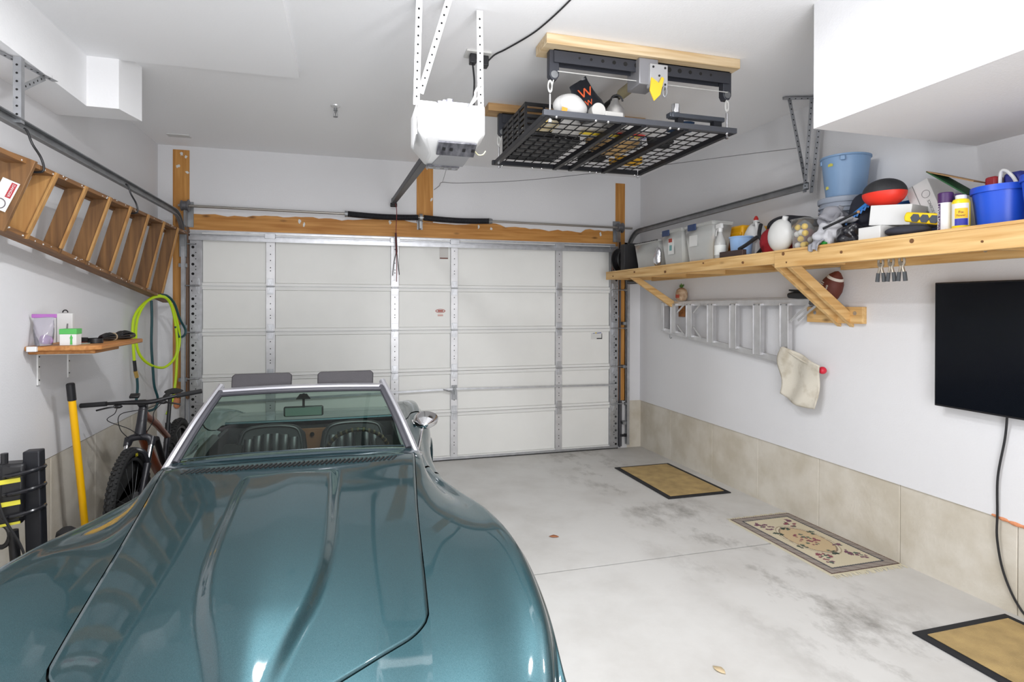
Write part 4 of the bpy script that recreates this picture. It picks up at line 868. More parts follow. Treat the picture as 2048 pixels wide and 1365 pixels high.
# ---- things on the shelf (from the door towards the camera)
def tub(name, label, y0, y1, x0, x1, h, m, lid=None, latch=None, z=ST, group=None, taper=.03):
    t = thing(name, label, 'storage bin', ((x0+x1)/2, (y0+y1)/2, z), group)
    w = .004
    def ring(k, zz): e = taper*(1-k); return [Vector((x0+e,y0+e,zz)),Vector((x1-e,y0+e,zz)),Vector((x1-e,y1-e,zz)),Vector((x0+e,y1-e,zz))]
    b = MB().grid([ring(0,z+.003), ring(.5,z+h*.5), ring(1,z+h)], True); b.f.append((3,2,1,0)); obj('bin_wall', b, m, t, solid=.003)
    obj('rim', MB().tube([(x0,y0,z+h),(x1,y0,z+h),(x1,y1,z+h),(x0,y1,z+h)], .007, 6, closed=True), m, t)
    if lid: obj('lid', MB().bx(x0-.008,x1+.008,y0-.008,y1+.008,z+h+.002,z+h+.022), lid, t, bevel=.006)
    if latch: obj('latch', MB().bx(x0-.016,x0-.005,(y0+y1)/2+.02,(y0+y1)/2+.14,z+h-.03,z+h+.025), latch, t, bevel=.004)
    return t
NAVY = mat('latch_navy', sr(40,62,104), .5)
t = thing('hose_reel', 'black round reel leaning at the door end of the shelf', 'reel', (4.62,-.46,ST))
obj('drum', MB().lathe([(.02,-.05),(.13,-.05),(.135,-.035),(.09,-.02),(.09,.03),(.135,.04),(.13,.05),(.02,.05)], (4.60,-.40,ST+.136), Euler((PI/2,0,.5)).to_matrix(), n=30), BLACK, t)
obj('drum_ring', MB().tube([Vector((4.60,-.40,ST+.136))+Euler((PI/2,0,.5)).to_matrix() @ Vector((.08*math.cos(a),.08*math.sin(a),.052)) for a in [2*PI*k/24 for k in range(24)]], .012, 8, closed=True), mat('ring_grey', (.35,.35,.35), .5), t)
obj('back_plate', MB().box((4.53,-.34,ST+.12),(.03,.02,.19)), mat('plate_brown', sr(96,50,40), .6), t)
solo('tool_case', MB().box((4.66,-.60,ST+.15),(.26,.10,.30)).box((4.66,-.60,ST+.305),(.10,.03,.02)), mat('case_black', (.025,.025,.028), .6, bump=.1, bscale=80), 'flat black tool case standing between reel and clear bin', 'tool case', bevel=.012)
t = thing('printed_carton', 'grey and black printed carton behind the first clear bin', 'carton', (4.80,-.72,ST))
obj('carton_body', MB().bx(4.68,4.94,-.78,-.685,ST,ST+.25), mat('carton_grey', (.42,.42,.44), .6), t, bevel=.003); obj('printed_side', MB().bx(4.677,4.68,-.775,-.72,ST+.03,ST+.22), BLACKM, t)
t = tub('storage_bin', 'low cloudy open bin holding white cloths beside the tool case', -1.30, -.82, 4.50, 4.92, .255, MILKY)
b = MB()
for k in range(13): b.bx(4.496,4.506,-1.28+k*.036,-1.265+k*.036,ST+.258,ST+.268)
obj('zip_edge', b, BLACK, t)
solo('white_cloth', blob((4.70,-1.03,ST+.095), (.16,.17,.10), 31, .14, 4), mat('cloth_white', (.7,.7,.68), .9), 'white cloth bundled inside the low cloudy bin', 'cloth')
t = thing('foil_pouch', 'small crumpled silver foil pouch between two clear bins', 'pouch', (4.48,-1.37,ST))
obj('pouch_body', blob((4.485,-1.365,ST+.082), (.035,.05,.10), 33, .2, 5), mat('foil_silver', (.6,.6,.63), .25, .9, bump=.6, bscale=25), t)
t = tub('storage_bin', 'narrow clear bin with blue latch and red-topped label', -1.76, -1.42, 4.47, 4.66, .30, MILKY, MILKY, NAVY)
lb = obj('label', sheet(RW(4.478,-1.575,ST+.17), .10, .15), mat('paper_white', (.72,.72,.7), .7), t)
obj('label_print', sheet(RW(4.4768,-1.565,ST+.225), .06, .035), mat('print_red', sr(170,66,48), .6), lb); obj('label_print', sheet(RW(4.4768,-1.57,ST+.155), .04, .05), mat('print_teal', sr(110,160,160), .6), lb)
solo('white_jar', MB().lathe([(0,0),(.055,0),(.055,.10),(.045,.115),(.045,.13),(0,.13)], (4.565,-1.62,ST+.006)), mat('jar_cream', sr(226,222,196), .4), 'cream jar standing inside the narrow clear bin', 'jar')
t = tub('storage_bin', 'large clear bin with blue latch holding books and bottles', -2.22, -1.82, 4.47, 4.66, .30, MILKY, MILKY, NAVY)
obj('label', sheet(RW(4.478,-1.935,ST+.20), .12, .13), mat('paper_white', (.72,.72,.7), .7), t)
solo('red_folder', MB().bx(4.50,4.63,-1.90,-1.87,ST+.006,ST+.25), mat('folder_red', sr(168,66,66), .6), 'red folder upright inside the large clear bin', 'folder')
solo('manual', MB().bx(4.50,4.63,-2.06,-1.99,ST+.006,ST+.19), mat('book_grey', sr(92,100,112), .6), 'grey manual standing inside the large clear bin', 'book', bevel=.003)
solo('manual', MB().bx(4.50,4.63,-1.97,-1.94,ST+.006,ST+.22), mat('book_slate', sr(120,126,136), .6), 'thin slate manual beside the red folder', 'book', bevel=.003)
t = thing('glue_bottle', 'yellow glue bottle inside the large clear bin', 'bottle', (4.53,-2.13,ST))
obj('bottle_body', MB().lathe([(0,0),(.03,0),(.032,.02),(.032,.14),(.012,.17),(0,.17)], (4.535,-2.135,ST+.006)), mat('glue_yellow', sr(228,188,70), .4), t); obj('cap', MB().lathe([(.014,.17),(.012,.2),(.004,.22),(0,.22)], (4.535,-2.135,ST+.006)), mat('cap_orange', sr(210,130,60), .4), t)
t = thing('yellow_case', 'yellow hard case behind the spray bottle', 'case', (4.76,-2.40,ST))
YC_ = mat('case_yellow', sr(240,176,20), .4)
obj('case_body', MB().bx(4.66,4.98,-2.58,-2.27,ST,ST+.29), YC_, t, bevel=.02)
for z in (ST+.04, ST+.12, ST+.20): obj('case_rib', MB().bx(4.645,4.67,-2.575,-2.275,z,z+.03), YC_, t, bevel=.006)
obj('case_latch', MB().bx(4.635,4.665,-2.46,-2.40,ST+.10,ST+.15), mat('latch_orange', sr(190,110,30), .5), t, bevel=.004)
t = thing('spray_bottle', 'translucent white trigger spray bottle at shelf edge', 'spray bottle', (4.50,-2.32,ST))
obj('bottle_body', MB().lathe([(0,0),(.043,0),(.046,.01),(.046,.12),(.04,.15),(.02,.20),(.015,.225),(0,.225)], (4.51,-2.32,ST)), MILKY2, t)
obj('spray_head', MB().lathe([(.017,.218),(.018,.25),(.013,.255),(0,.255)], (4.51,-2.32,ST)).prism([(-.025,.25),(.045,.25),(.05,.285),(-.02,.29)], .024, frame((4.522,-2.32,ST),(0,1,0),(0,0,1)) @ Matrix.Translation((0,0,-.024))), WPLAST, t, bevel=.003)
obj('trigger', MB().tube([(4.51,-2.285,ST+.25),(4.51,-2.268,ST+.22),(4.51,-2.265,ST+.19)], .006, 8), WPLAST, t)
obj('bottle_label', MB().lathe([(.0468,.03),(.0468,.11)], (4.51,-2.32,ST), n=24), mat('label_white', (.74,.75,.72), .6), t)
t = thing('white_jug', 'white handled jug with red spout cap behind the blue tub', 'jug', (4.76,-2.76,ST))
obj('jug_body', MB().lathe([(0,0),(.085,0),(.09,.02),(.09,.20),(.06,.26),(.025,.29),(.022,.31),(0,.31)], (4.76,-2.76,ST)), WPLAST, t)
obj('red_cap', MB().lathe([(.02,.30),(.018,.325),(.008,.345),(0,.345)], (4.76,-2.76,ST)), mat('cap_red', sr(184,40,36), .4), t); obj('dark_collar', MB().lathe([(.031,.275),(.031,.292)], (4.76,-2.76,ST)), BLACK, t)
obj('handle', MB().tube(spline([(4.70,-2.80,ST+.27),(4.68,-2.86,ST+.27),(4.68,-2.87,ST+.2),(4.69,-2.83,ST+.13)],6), .012, 8), WPLAST, t)
t = thing('blue_tub', 'pale blue plastic tub in front of the white jug', 'tub', (4.58,-2.55,ST))
obj('tub_body', MB().lathe([(0,0),(.075,0),(.088,.15),(.092,.155),(.086,.155),(.072,.01)], (4.57,-2.545,ST)), mat('tub_blue', sr(150,184,226), .35), t)
obj('tub_rim', MB().tube([(4.57+.09*math.cos(a),-2.545+.09*math.sin(a),ST+.157) for a in [2*PI*k/28 for k in range(28)]], .006, 6, closed=True), mat('tub_blue', sr(150,184,226), .35), t)
t = thing('strap_block', 'dark brown block with black handle at the shelf edge', 'block', (4.47,-2.56,ST))
obj('block', MB().bx(4.437,4.475,-2.68,-2.40,ST,ST+.045), mat('strap_brown', sr(62,46,42), .7), t, bevel=.004)
obj('handle', MB().tube([(4.455,-2.62,ST+.05),(4.455,-2.70,ST+.075),(4.455,-2.82,ST+.12)], .014, 10), BLACK, t)
t = thing('duffel_bag', 'red and black duffel bag slumped on the shelf', 'bag', (4.70,-2.95,ST))
obj('bag_body', blob((4.74,-3.04,ST+.125), (.19,.16,.155), 41, .13, 3), mat('bag_red', sr(158,26,38), .75, bump=.2, bscale=30), t)
obj('black_flap', blob((4.75,-3.07,ST+.215), (.185,.15,.085), 42, .16, 4, flat=False), mat('bag_black', (.02,.02,.025), .75, bump=.2, bscale=30), t)
obj('strap', MB().tube(spline([(4.60,-2.92,ST+.25),(4.56,-2.95,ST+.16),(4.56,-3.0,ST+.08),(4.57,-2.92,ST+.02)],6), .014, 8), BLACKM, t)
t = thing('white_jug', 'leaning white oval plastic jug before the red bag', 'jug', (4.54,-3.16,ST))
obj('jug_body', MB().sph((4.54,-3.16,ST+.118), (.055,.115,.118), 24, 16, Euler((.28,0,0)).to_matrix()), mat('jug_white', (.74,.74,.72), .35), t); obj('cap', MB().cyl((4.54,-3.20,ST+.225),(4.54,-3.21,ST+.25),.02,n=14), WPLAST, t)
# clear box of practice balls
t = tub('ball_box', 'clear box of yellow and white practice balls on shelf', -3.40, -3.275, 4.455, 4.60, .195, CLEARB, None, taper=.008)
BY, BW = mat('ball_yellow', sr(244,204,40), .45), mat('ball_white', (.76,.76,.75), .4)
for q, (dx, dy, dz, c) in enumerate([(.03,-.03,.024,1),(.03,-.08,.024,0),(.03,-.055,.066,0),(.03,-.025,.10,1),(.03,-.095,.10,0),(.03,-.06,.108,1),(.03,-.03,.145,0),(.03,-.09,.145,0),(.075,-.05,.03,0),(.08,-.09,.06,1)]):
    where = ['white ball lowest left in the clear box', 'yellow ball lowest right in the clear box', 'yellow ball second from bottom in the clear box', 'white ball at left middle of the clear box', 'yellow ball at right middle of the clear box', 'white ball in the centre of the clear box', 'yellow ball at top left of the clear box', 'yellow ball at top right of the clear box', 'yellow ball at the back bottom of the clear box', 'white ball at the back of the clear box'][q]
    solo('practice_ball', MB().sph((4.455+dx,-3.275+dy,ST+dz), .0205, 14, 10), BW if c else BY, where, 'ball', 'practice balls in the clear box')
# grey pail with lid and a blue bucket on it
t = thing('grey_pail', 'grey lidded plastic pail under the blue-grey bucket', 'pail', (4.84,-3.42,ST))
GP = mat('pail_grey', sr(150,158,172), .45)
obj('pail_body', MB().lathe([(0,0),(.14,0),(.155,.30),(.158,.31),(0,.31)], (4.845,-3.40,ST+.002), n=36), GP, t)
for z in (.255, .285): obj('pail_band', MB().lathe([(.15,z-.006),(.165,z-.006),(.165,z+.006),(.15,z+.006)], (4.845,-3.40,ST), n=36), GP, t)
obj('lid', MB().lathe([(0,.312),(.166,.312),(.17,.32),(.17,.345),(.16,.35),(.15,.342),(0,.342)], (4.845,-3.40,ST), n=36), GP, t)
t = thing('blue_bucket', 'empty blue-grey bucket standing on the lidded pail', 'bucket', (4.845,-3.40,ST+.344))
BB = mat('bucket_bluegrey', sr(122,152,186), .45, var=.03)
obj('bucket_body', MB().lathe([(0,0),(.118,0),(.148,.27),(.156,.275),(.156,.285),(.146,.285),(.114,.012),(0,.012)], (4.845,-3.40,ST+.346), n=36), BB, t)
obj('handle_ear', MB().box((4.72,-3.50,ST+.60),(.02,.03,.03),(0,0,.6)).box((4.73,-3.31,ST+.60),(.015,.03,.03),(0,0,-.6)), BB, t, bevel=.004)
obj('paint_splash', MB().prism([(-.02,-.006),(.018,-.008),(.022,.006),(.004,.014),(-.018,.008)], .002, frame((4.703,-3.415,ST+.565),(0,-1,0),(-.11,0,.99))).prism([(-.012,-.01),(.014,-.006),(.01,.012),(-.01,.01)], .002, frame((4.722,-3.37,ST+.42),(0,-1,0),(-.11,0,.99))), mat('splash_yellow', sr(196,190,90), .6), t)
# grey rags heaped before the pail
GR = mat('rag_grey', sr(148,148,154), .95, bump=.3, bscale=30); GR2 = mat('rag_pale', sr(188,188,192), .95, bump=.3, bscale=30)
def drape(path, w, m_, seed, n=30, k=9, amp=.01):
    rn = random.Random(seed); P = spline(path, 6); rows = []; a1, a2 = rn.uniform(0,6), rn.uniform(0,6)
    for i, q in enumerate(P):
        v = i/(len(P)-1); rows.append([q+Vector((-amp*math.sin(j*1.7+v*4+a1)-.004*math.sin(j*3+a2+v*9), (j/(k-1)-.5)*w*(1+.15*math.sin(v*5+a2)), amp*.6*math.sin(j*1.1+v*6+a2))) for j in range(k)])
    return MB().grid(rows)
t = thing('grey_rag', 'long grey rag hanging over the shelf edge by the balls', 'rag', (4.50,-3.46,ST))
obj('rag_sheet', drape([(4.66,-3.42,ST+.27),(4.60,-3.44,ST+.20),(4.54,-3.46,ST+.13),(4.46,-3.47,ST+.04),(4.415,-3.47,ST+.012),(4.41,-3.465,ST-.03)], .075, GR, 5), GR, t, solid=.004)
t = thing('grey_rag', 'balled grey rag at top of the rag heap', 'rag', (4.62,-3.53,ST+.13)); obj('rag_body', blob((4.60,-3.54,ST+.185), (.085,.075,.07), 51, .22, 6, 40, 26, False), GR, t)
t = thing('grey_rag', 'pale grey rag crumpled under the balled rag', 'rag', (4.56,-3.58,ST)); obj('rag_body', blob((4.55,-3.575,ST+.062), (.09,.085,.078), 52, .22, 6, 40, 26), GR2, t)
t = thing('grey_rag', 'thin pale rag draped along the blue rake handle', 'rag', (4.58,-3.64,ST+.14)); obj('rag_body', blob((4.57,-3.64,ST+.155), (.04,.085,.022), 53, .25, 6, 32, 20, False), GR2, t)
solo('green_rag', blob((4.465,-3.53,ST+.012), (.02,.025,.015), 54, .2, 5), mat('rag_green', sr(40,140,50), .9), 'scrap of green cloth below the grey rags', 'cloth')
t = thing('black_bin_bag', 'glossy black plastic bag stuffed beside the grey rags', 'bag', (4.58,-3.72,ST)); obj('bag_body', blob((4.55,-3.715,ST+.052), (.09,.10,.065), 55, .25, 6, 40, 26), mat('bag_gloss_black', (.012,.012,.016), .22, bump=.7, bscale=22), t)
t = thing('dark_jacket', 'dark navy jacket bundled behind the rags on the pail', 'jacket', (4.70,-3.66,ST)); obj('jacket_body', blob((4.74,-3.67,ST+.15), (.10,.11,.17), 56, .14, 4), mat('jacket_navy', (.014,.016,.028), .8), t)
t = thing('blue_rake', 'blue plastic rake head slanting up behind the red ball', 'rake', (4.60,-3.70,ST+.15))
a, c = Vector((4.60,-3.64,ST+.16)), Vector((4.63,-3.80,ST+.265)); RB = mat('rake_blue', sr(40,120,196), .4)
obj('rake_bar', MB().bar(a, c, .02, .018), RB, t, bevel=.003)
for k in range(7): q = a+(c-a)*(k+.5)/7; obj('tine', MB().bar(q, q+Vector((-.012,.012,-.04)), .008, .010), RB, t)
t = thing('black_cane', 'thin black pole lying across the rags to the ball', 'pole', (4.50,-3.66,ST+.06)); obj('pole', MB().cyl((4.455,-3.60,ST+.105),(4.53,-3.79,ST+.185),.008,n=10), BLACK, t); obj('pole_tip', MB().sph((4.53,-3.79,ST+.185),.010,8,6), mat('tip_tan', sr(170,130,90), .5), t)
# boxes, ball and bottles
CARD = mat('box_white', (.70,.70,.69), .65)
t = thing('white_box', 'flat white box underneath the open white carton', 'box', (4.54,-3.83,ST)); obj('box_body', MB().bx(4.46,4.66,-3.90,-3.755,ST,ST+.075), CARD, t, bevel=.003)
t = thing('white_box', 'plain white carton set askew under the red and black ball', 'box', (4.60,-3.95,ST+.076))
obj('box_body', MB().box((4.60,-3.96,ST+.135),(.20,.22,.115),(.10,0,.25)), CARD, t, bevel=.003); obj('box_seam', MB().box((4.496,-3.95,ST+.135),(.002,.003,.115),(.10,0,.25)), mat('seam_grey', (.3,.3,.3), .8), t)
t = thing('play_ball', 'soft oval ball half black half red on the white carton', 'ball', (4.62,-3.93,ST+.20))
bm_ = MB().sph((4.62,-3.905,ST+.285), (.10,.125,.085), 32, 20)
top_ = MB(); bot_ = MB()
for f in bm_.f:
    zz = sum(bm_.v[i].z for i in f)/len(f); (top_ if zz > ST+.283 else bot_).add([bm_.v[i] for i in f], [tuple(range(len(f)))])
def weld(b):
    m_ = {}; V = []; F = []
    for f in b.f:
        g = []
        for i in f:
            k = tuple(round(c, 5) for c in b.v[i])
            if k not in m_: m_[k] = len(V); V.append(b.v[i])
            if m_[k] not in g: g.append(m_[k])
        if len(g) > 2: F.append(tuple(g))
    b.v, b.f = V, F; return b
obj('black_half', weld(top_), mat('ball_black', (.025,.025,.028), .6, bump=.15, bscale=120), t, angle=2); obj('red_half', weld(bot_), mat('ball_red', sr(232,52,34), .5), t, angle=2)
t = thing('blue_bin', 'blue plastic bin behind the red and black ball', 'bin', (4.90,-3.90,ST)); obj('bin_body', MB().bx(4.92,5.02,-3.97,-3.66,ST,ST+.27), mat('bin_blue', sr(26,86,160), .4), t, bevel=.01); obj('bin_rim', MB().bx(4.91,5.03,-3.98,-3.65,ST+.255,ST+.275), mat('bin_blue', sr(26,86,160), .4), t, bevel=.004)
t = thing('white_box', 'tall white box tipped over with grey stamped print', 'box', (4.70,-4.02,ST+.05))
Rb = Euler((-.38, 0, .10)).to_matrix(); cb = Vector((4.74,-4.07,ST+.205)); obj('box_body', MB().box(cb, (.20,.135,.245), Rb), CARD, t, bevel=.003)
def onbox(dy, dz, lift=.1012): return frame(cb+Rb @ Vector((-lift, dy, dz)), Rb @ Vector((0,-1,0)), Rb @ Vector((0,0,1)))
PG = mat('print_grey', (.22,.22,.22), .7)
obj('box_seam', MB().prism([(-.001,-.05),(.002,-.05),(.002,.12),(-.001,.12)], .0008, onbox(.02,0)), PG, t)
obj('stamp_ring', MB().tube([onbox(-.03,.04) @ Vector((.022*math.cos(a), .022*math.sin(a), 0)) for a in [2*PI*k/24 for k in range(24)]], .0012, 5, closed=True), PG, t)
text('stamp_text', 'FB SCIENCE', .02, onbox(-.03,-.05) @ Matrix.Rotation(PI/2, 4, 'Z'), PG, t); obj('stamp_block', sheet(onbox(.0,-.07), .016, .02), PG, t)
solo('support_block', MB().bx(4.66,4.84,-4.16,-4.0,ST+.002,ST+.06), mat('bin_navy', (.02,.03,.08), .5), 'dark blue block propping the tipped white box', 'block', bevel=.004)
t = thing('dark_cloth', 'dark grey folded cloth at the shelf edge under the yellow light', 'cloth', (4.52,-4.0,ST)); obj('cloth_body', blob((4.535,-4.04,ST+.028), (.07,.12,.030), 61, .14, 4, 36, 20), mat('cloth_charcoal', (.03,.032,.045), .85), t)
t = thing('work_light', 'yellow work light with three dark hexagonal lenses', 'work light', (4.52,-4.12,ST+.055))
Mw = frame((4.50,-4.10,ST+.085), (.22,-.94,-.20), (.0,-.20,.97)); obj('light_body', MB().prism([(-.085,-.026),(.085,-.03),(.092,0),(.085,.03),(-.085,.026),(-.092,0)], .06, Mw @ Matrix.Translation((0,0,-.06))), mat('light_yellow', sr(240,202,20), .4), t, bevel=.008)
for k in range(3): obj('lens', MB().prism([(.024*math.cos(PI/3*q), .024*math.sin(PI/3*q)) for q in range(6)], .006, Mw @ Matrix.Translation((-.03+.046*k,-.002,0))), mat('lens_dark', (.06,.07,.09), .3), t, bevel=.001)
def can(y, x, label):
    t = thing('spray_can', label, 'spray can', (x, y, ST)); obj('can_body', MB().lathe([(0,0),(.033,0),(.034,.004),(.034,.142),(.031,.15),(0,.15)], (x,y,ST+.003), n=28), mat('can_white', (.72,.72,.73), .35), t)
    PU = mat('can_purple', sr(70,38,92), .4); obj('cap', MB().lathe([(.0335,.143),(.0335,.192),(.03,.197),(0,.197)], (x,y,ST+.003), n=28), PU, t)
    arc = [Vector((x+.0345*math.cos(a), y+.0345*math.sin(a), 0)) for a in [PI*.84+.06*k for k in range(9)]]
    obj('label_band', MB().grid([[q+Vector((0,0,ST+.005)) for q in arc],[q+Vector((0,0,ST+.143)) for q in arc]]), PU, t)
    n = Vector((math.cos(PI*.84+.24), math.sin(PI*.84+.24), 0)); M = frame(Vector((x,y,ST+.075))+n*.0355, (0,0,1), (n.y,-n.x,0)); text('lettering', 'STRIPE SPRAY', .020, M, mat('print_white', (.75,.75,.75), .5), t, .0003)
can(-4.185, 4.52, 'white striping spray can with purple cap and lettering')
t = thing('spray_can', 'purple-capped spray can half hidden behind the lettered can', 'spray can', (4.61,-4.225,ST)); obj('can_body', MB().lathe([(0,0),(.033,0),(.034,.142),(.031,.15),(0,.15)], (4.61,-4.225,ST+.003), n=28), mat('can_white', (.72,.72,.73), .35), t); obj('cap', MB().lathe([(.0335,.143),(.0335,.192),(.03,.197),(0,.197)], (4.61,-4.225,ST+.003), n=28), mat('can_purple', sr(70,38,92), .4), t)
t = thing('yellow_bottle', 'yellow bottle with blue and white label and white cap', 'bottle', (4.52,-4.275,ST))
obj('bottle_body', MB().lathe([(0,0),(.036,0),(.038,.005),(.038,.135),(.032,.148),(.022,.152),(0,.152)], (4.52,-4.275,ST+.003), n=28), mat('bottle_yellow', sr(240,212,30), .35), t)
obj('cap', MB().lathe([(.024,.150),(.024,.168),(.021,.171),(0,.171)], (4.52,-4.275,ST+.003), n=24), WPLAST, t)
def band(cx, cy, r, a0, a1, z0, z1, m_, par, nm='label_band'):
    arc = [Vector((cx+r*math.cos(a0+(a1-a0)*k/12), cy+r*math.sin(a0+(a1-a0)*k/12), 0)) for k in range(13)]; return obj(nm, MB().grid([[q+Vector((0,0,z0)) for q in arc],[q+Vector((0,0,z1)) for q in arc]]), m_, par)
band(4.52,-4.275,.0384,PI*.78,PI*1.5,ST+.02,ST+.13,mat('paper_white', (.72,.72,.7), .7),t)
band(4.52,-4.275,.0388,PI*.98,PI*1.45,ST+.055,ST+.105,mat('label_gold', sr(240,190,40), .5),t); band(4.52,-4.275,.0388,PI*.98,PI*1.45,ST+.02,ST+.054,mat('label_blue', sr(44,52,160), .5),t)
n = Vector((math.cos(PI*1.2), math.sin(PI*1.2), 0)); M = frame(Vector((4.52,-4.275,ST+.085))+n*.0405, (-n.y, n.x, 0), (0,0,1))
text('lettering', 'Fix', .018, M, mat('print_brown', sr(120,72,62), .7), t); text('lettering', 'Power', .014, M @ Matrix.Translation((0,-.016,0)), mat('print_brown', sr(120,72,62), .7), t)
t = thing('green_folder', 'brown cardboard folder with green lining propped behind bottles', 'folder', (4.72,-4.14,ST+.05))
KR = mat('kraft_board', sr(150,118,80), .85); GN = mat('folder_green', sr(34,84,46), .7)
for s_, (ang, m_) in enumerate(((.40, KR), (.68, GN))):
    R = Euler((ang, 0, .12)).to_matrix().to_3x3(); q = Vector((4.66,-4.10,ST+.325)); obj('folder_leaf', MB().box(q+R @ Vector((.0,-.125,0)), (.14,.25,.006), R), m_, t, label=['brown outer leaf', 'green inner leaf'][s_])
def bucket(x, y, r, h, label, sticker):
    BL = mat('bucket_blue', sr(34,84,206), .35); t = thing('cobalt_bucket', label, 'bucket', (x,y,ST))
    obj('bucket_body', MB().lathe([(0,0),(r*.84,0),(r,h-.02),(r*1.05,h-.018),(r*1.05,h),(r*.97,h),(r*.81,.012),(0,.012)], (x,y,ST+.003), n=40), BL, t); obj('rim', MB().lathe([(r*1.0,h-.03),(r*1.06,h-.03),(r*1.06,h-.012),(r*1.0,h-.012)], (x,y,ST+.003), n=40), BL, t)
    if sticker:
        s2 = band(x,y,r*.955,PI*.86,PI*1.25,ST+.05,ST+.145,mat('paper_white', (.72,.72,.7), .7),t,'sticker'); band(x,y,r*.962,PI*.88,PI*1.02,ST+.06,ST+.115,mat('sticker_blue', sr(48,100,180), .5),t,'sticker_mark')
        n = Vector((math.cos(PI*1.09), math.sin(PI*1.09), 0)); text('lettering', '1', .07, frame(Vector((x,y,ST+.095))+n*(r*.985), (-n.y,n.x,0), (0,0,1)), mat('sticker_blue', sr(48,100,180), .5), t)
    return t
bucket(4.66,-4.435,.125,.20,'cobalt blue bucket holding a red bottle and dark bag','')
bucket(4.60,-4.70,.12,.21,'cobalt blue bucket with a white sticker at the photo edge','1')
t = thing('red_bottle', 'red-topped bottle sticking out of the blue bucket', 'bottle', (4.66,-4.40,ST+.02)); obj('bottle_body', MB().bx(4.62,4.68,-4.425,-4.37,ST+.02,ST+.26), mat('bottle_red', sr(140,24,32), .4), t, bevel=.012)
t = thing('white_handle_jug', 'dark blue jug with white arched handle in the bucket', 'jug', (4.68,-4.48,ST+.02)); obj('jug_body', MB().box((4.70,-4.475,ST+.15),(.10,.09,.24)), mat('jug_navy', sr(30,40,130), .5), t, bevel=.02)
obj('handle', MB().tube(spline([(4.635,-4.435,ST+.19),(4.635,-4.437,ST+.27),(4.635,-4.46,ST+.275),(4.635,-4.49,ST+.24),(4.635,-4.505,ST+.21)],6), .008, 8), WPLAST, t)
solo('navy_bag', blob((4.62,-4.68,ST+.215), (.085,.085,.075), 71, .16, 4, flat=False), mat('bag_navy', sr(36,48,140), .6, bump=.2, bscale=20), 'dark blue cloth bag bulging out of the stickered cobalt bucket', 'bag')
# ---- spring clamps under the shelf
for k, y in enumerate((-3.80, -3.865, -3.93)):
    t = thing('spring_clamp', ['spring clamp hanging under the shelf nearest the door', 'middle spring clamp of three under the shelf', 'spring clamp under the shelf nearest the television'][k], 'clamp', (4.50,y,1.90), 'spring clamps under the shelf')
    CL = mat('clamp_metal', (.45,.40,.33), .35, .8)
    for s_ in (-1, 1):
        obj('jaw', MB().tube(spline([(4.50,y+s_*.008,2.035),(4.50,y+s_*.014,1.985),(4.50,y+s_*.006,1.955),(4.50,y+s_*.02,1.905)],5), .007, 8), CL, t); obj('grip', MB().tube([(4.50,y+s_*.016,1.925),(4.50,y+s_*.022,1.875)], [.010,.011], 10), mat('grip_grey', (.05,.055,.06), .6), t)
        obj('pad', MB().box((4.50,y+s_*.007,2.03),(.016,.010,.03)), mat('grip_grey', (.05,.055,.06), .6), t)
    obj('coil', MB().cyl((4.488,y,1.972),(4.512,y,1.972),.012,n=12), CL, t)
# ================================================================== things on the right wall
t = thing('aluminium_ladder', 'grey aluminium stepladder hung sideways on the right wall', 'ladder', (4.97,-1.65,1.3))
LX = 4.975
def lz(y): return 1.462+(y+.66)*.092      # lower rail slopes away from the wall end
obj('side_rail', MB().bar((LX,-.66,1.755),(LX,-2.86,1.765),.022,.05), ALU, t, bevel=.002)
obj('side_rail', MB().bar((LX,-.66,1.462),(LX,-2.58,1.285),.022,.05), ALU, t, bevel=.002)
obj('rear_rail', MB().bar((LX+.035,-.70,1.775),(LX+.035,-2.95,1.79),.018,.03), ALU, t, bevel=.002)
obj('top_cap', MB().bx(LX-.03,LX+.04,-.70,-.645,1.452,1.77), ALU, t, bevel=.004)
obj('foot_cap', MB().bx(LX-.02,LX+.02,-2.90,-2.78,1.742,1.775), mat('foot_dark', (.1,.1,.1), .6), t, bevel=.003)
for y in (-.90, -1.20, -1.56, -1.90, -2.22, -2.54):
    z0 = 1.462-(abs(y)-.66)*.0922; st_ = obj('step', MB().bx(LX-.035,LX+.005,y-.045,y+.045,z0,1.756).bx(LX-.042,LX-.034,y-.05,y-.04,z0,1.756).bx(LX-.042,LX-.034,y+.04,y+.05,z0,1.756), ALU, t, bevel=.002)
for a, c in (((LX-.035,-.98,1.66),(LX-.035,-1.12,1.75)), ((LX-.035,-1.28,1.66),(LX-.035,-1.40,1.75)), ((LX-.035,-2.60,1.61),(LX-.035,-2.80,1.75)), ((LX-.01,-2.66,1.62),(LX-.01,-2.86,1.75)), ((LX-.035,-.98,1.53),(LX-.035,-1.12,1.43)), ((LX-.035,-1.28,1.52),(LX-.035,-1.42,1.41))): obj('brace_strut', MB().bar(a, c, .006, .018), ALU, t)
b = MB()
for y in (-.90,-1.20,-1.56,-1.90,-2.22,-2.54): b.cyl((LX-.0445,y-.03,1.745),(LX-.04,y-.03,1.745),.006,n=8).cyl((LX-.0445,y+.03,1.745),(LX-.04,y+.03,1.745),.006,n=8)
o = obj('rivet', b, GALVD, t); o['kind'] = 'stuff'
obj('ladder_hook', MB().tube(spline([(LX,-.78,1.45),(LX,-.78,1.39),(LX,-.80,1.375),(LX,-.82,1.39)],4), .004, 6), GALVD, t)
t = thing('gourd_face', 'small brown carved gourd with green tuft on the ladder rail', 'gourd', (4.965,-1.03,1.782))
obj('gourd_body', MB().lathe([(0,0),(.045,0),(.06,.03),(.062,.075),(.05,.115),(.02,.135),(0,.137)], (4.962,-1.03,1.788), n=24), mat('gourd_brown', sr(150,112,80), .7, col2=sr(200,178,150), vscale=22), t)
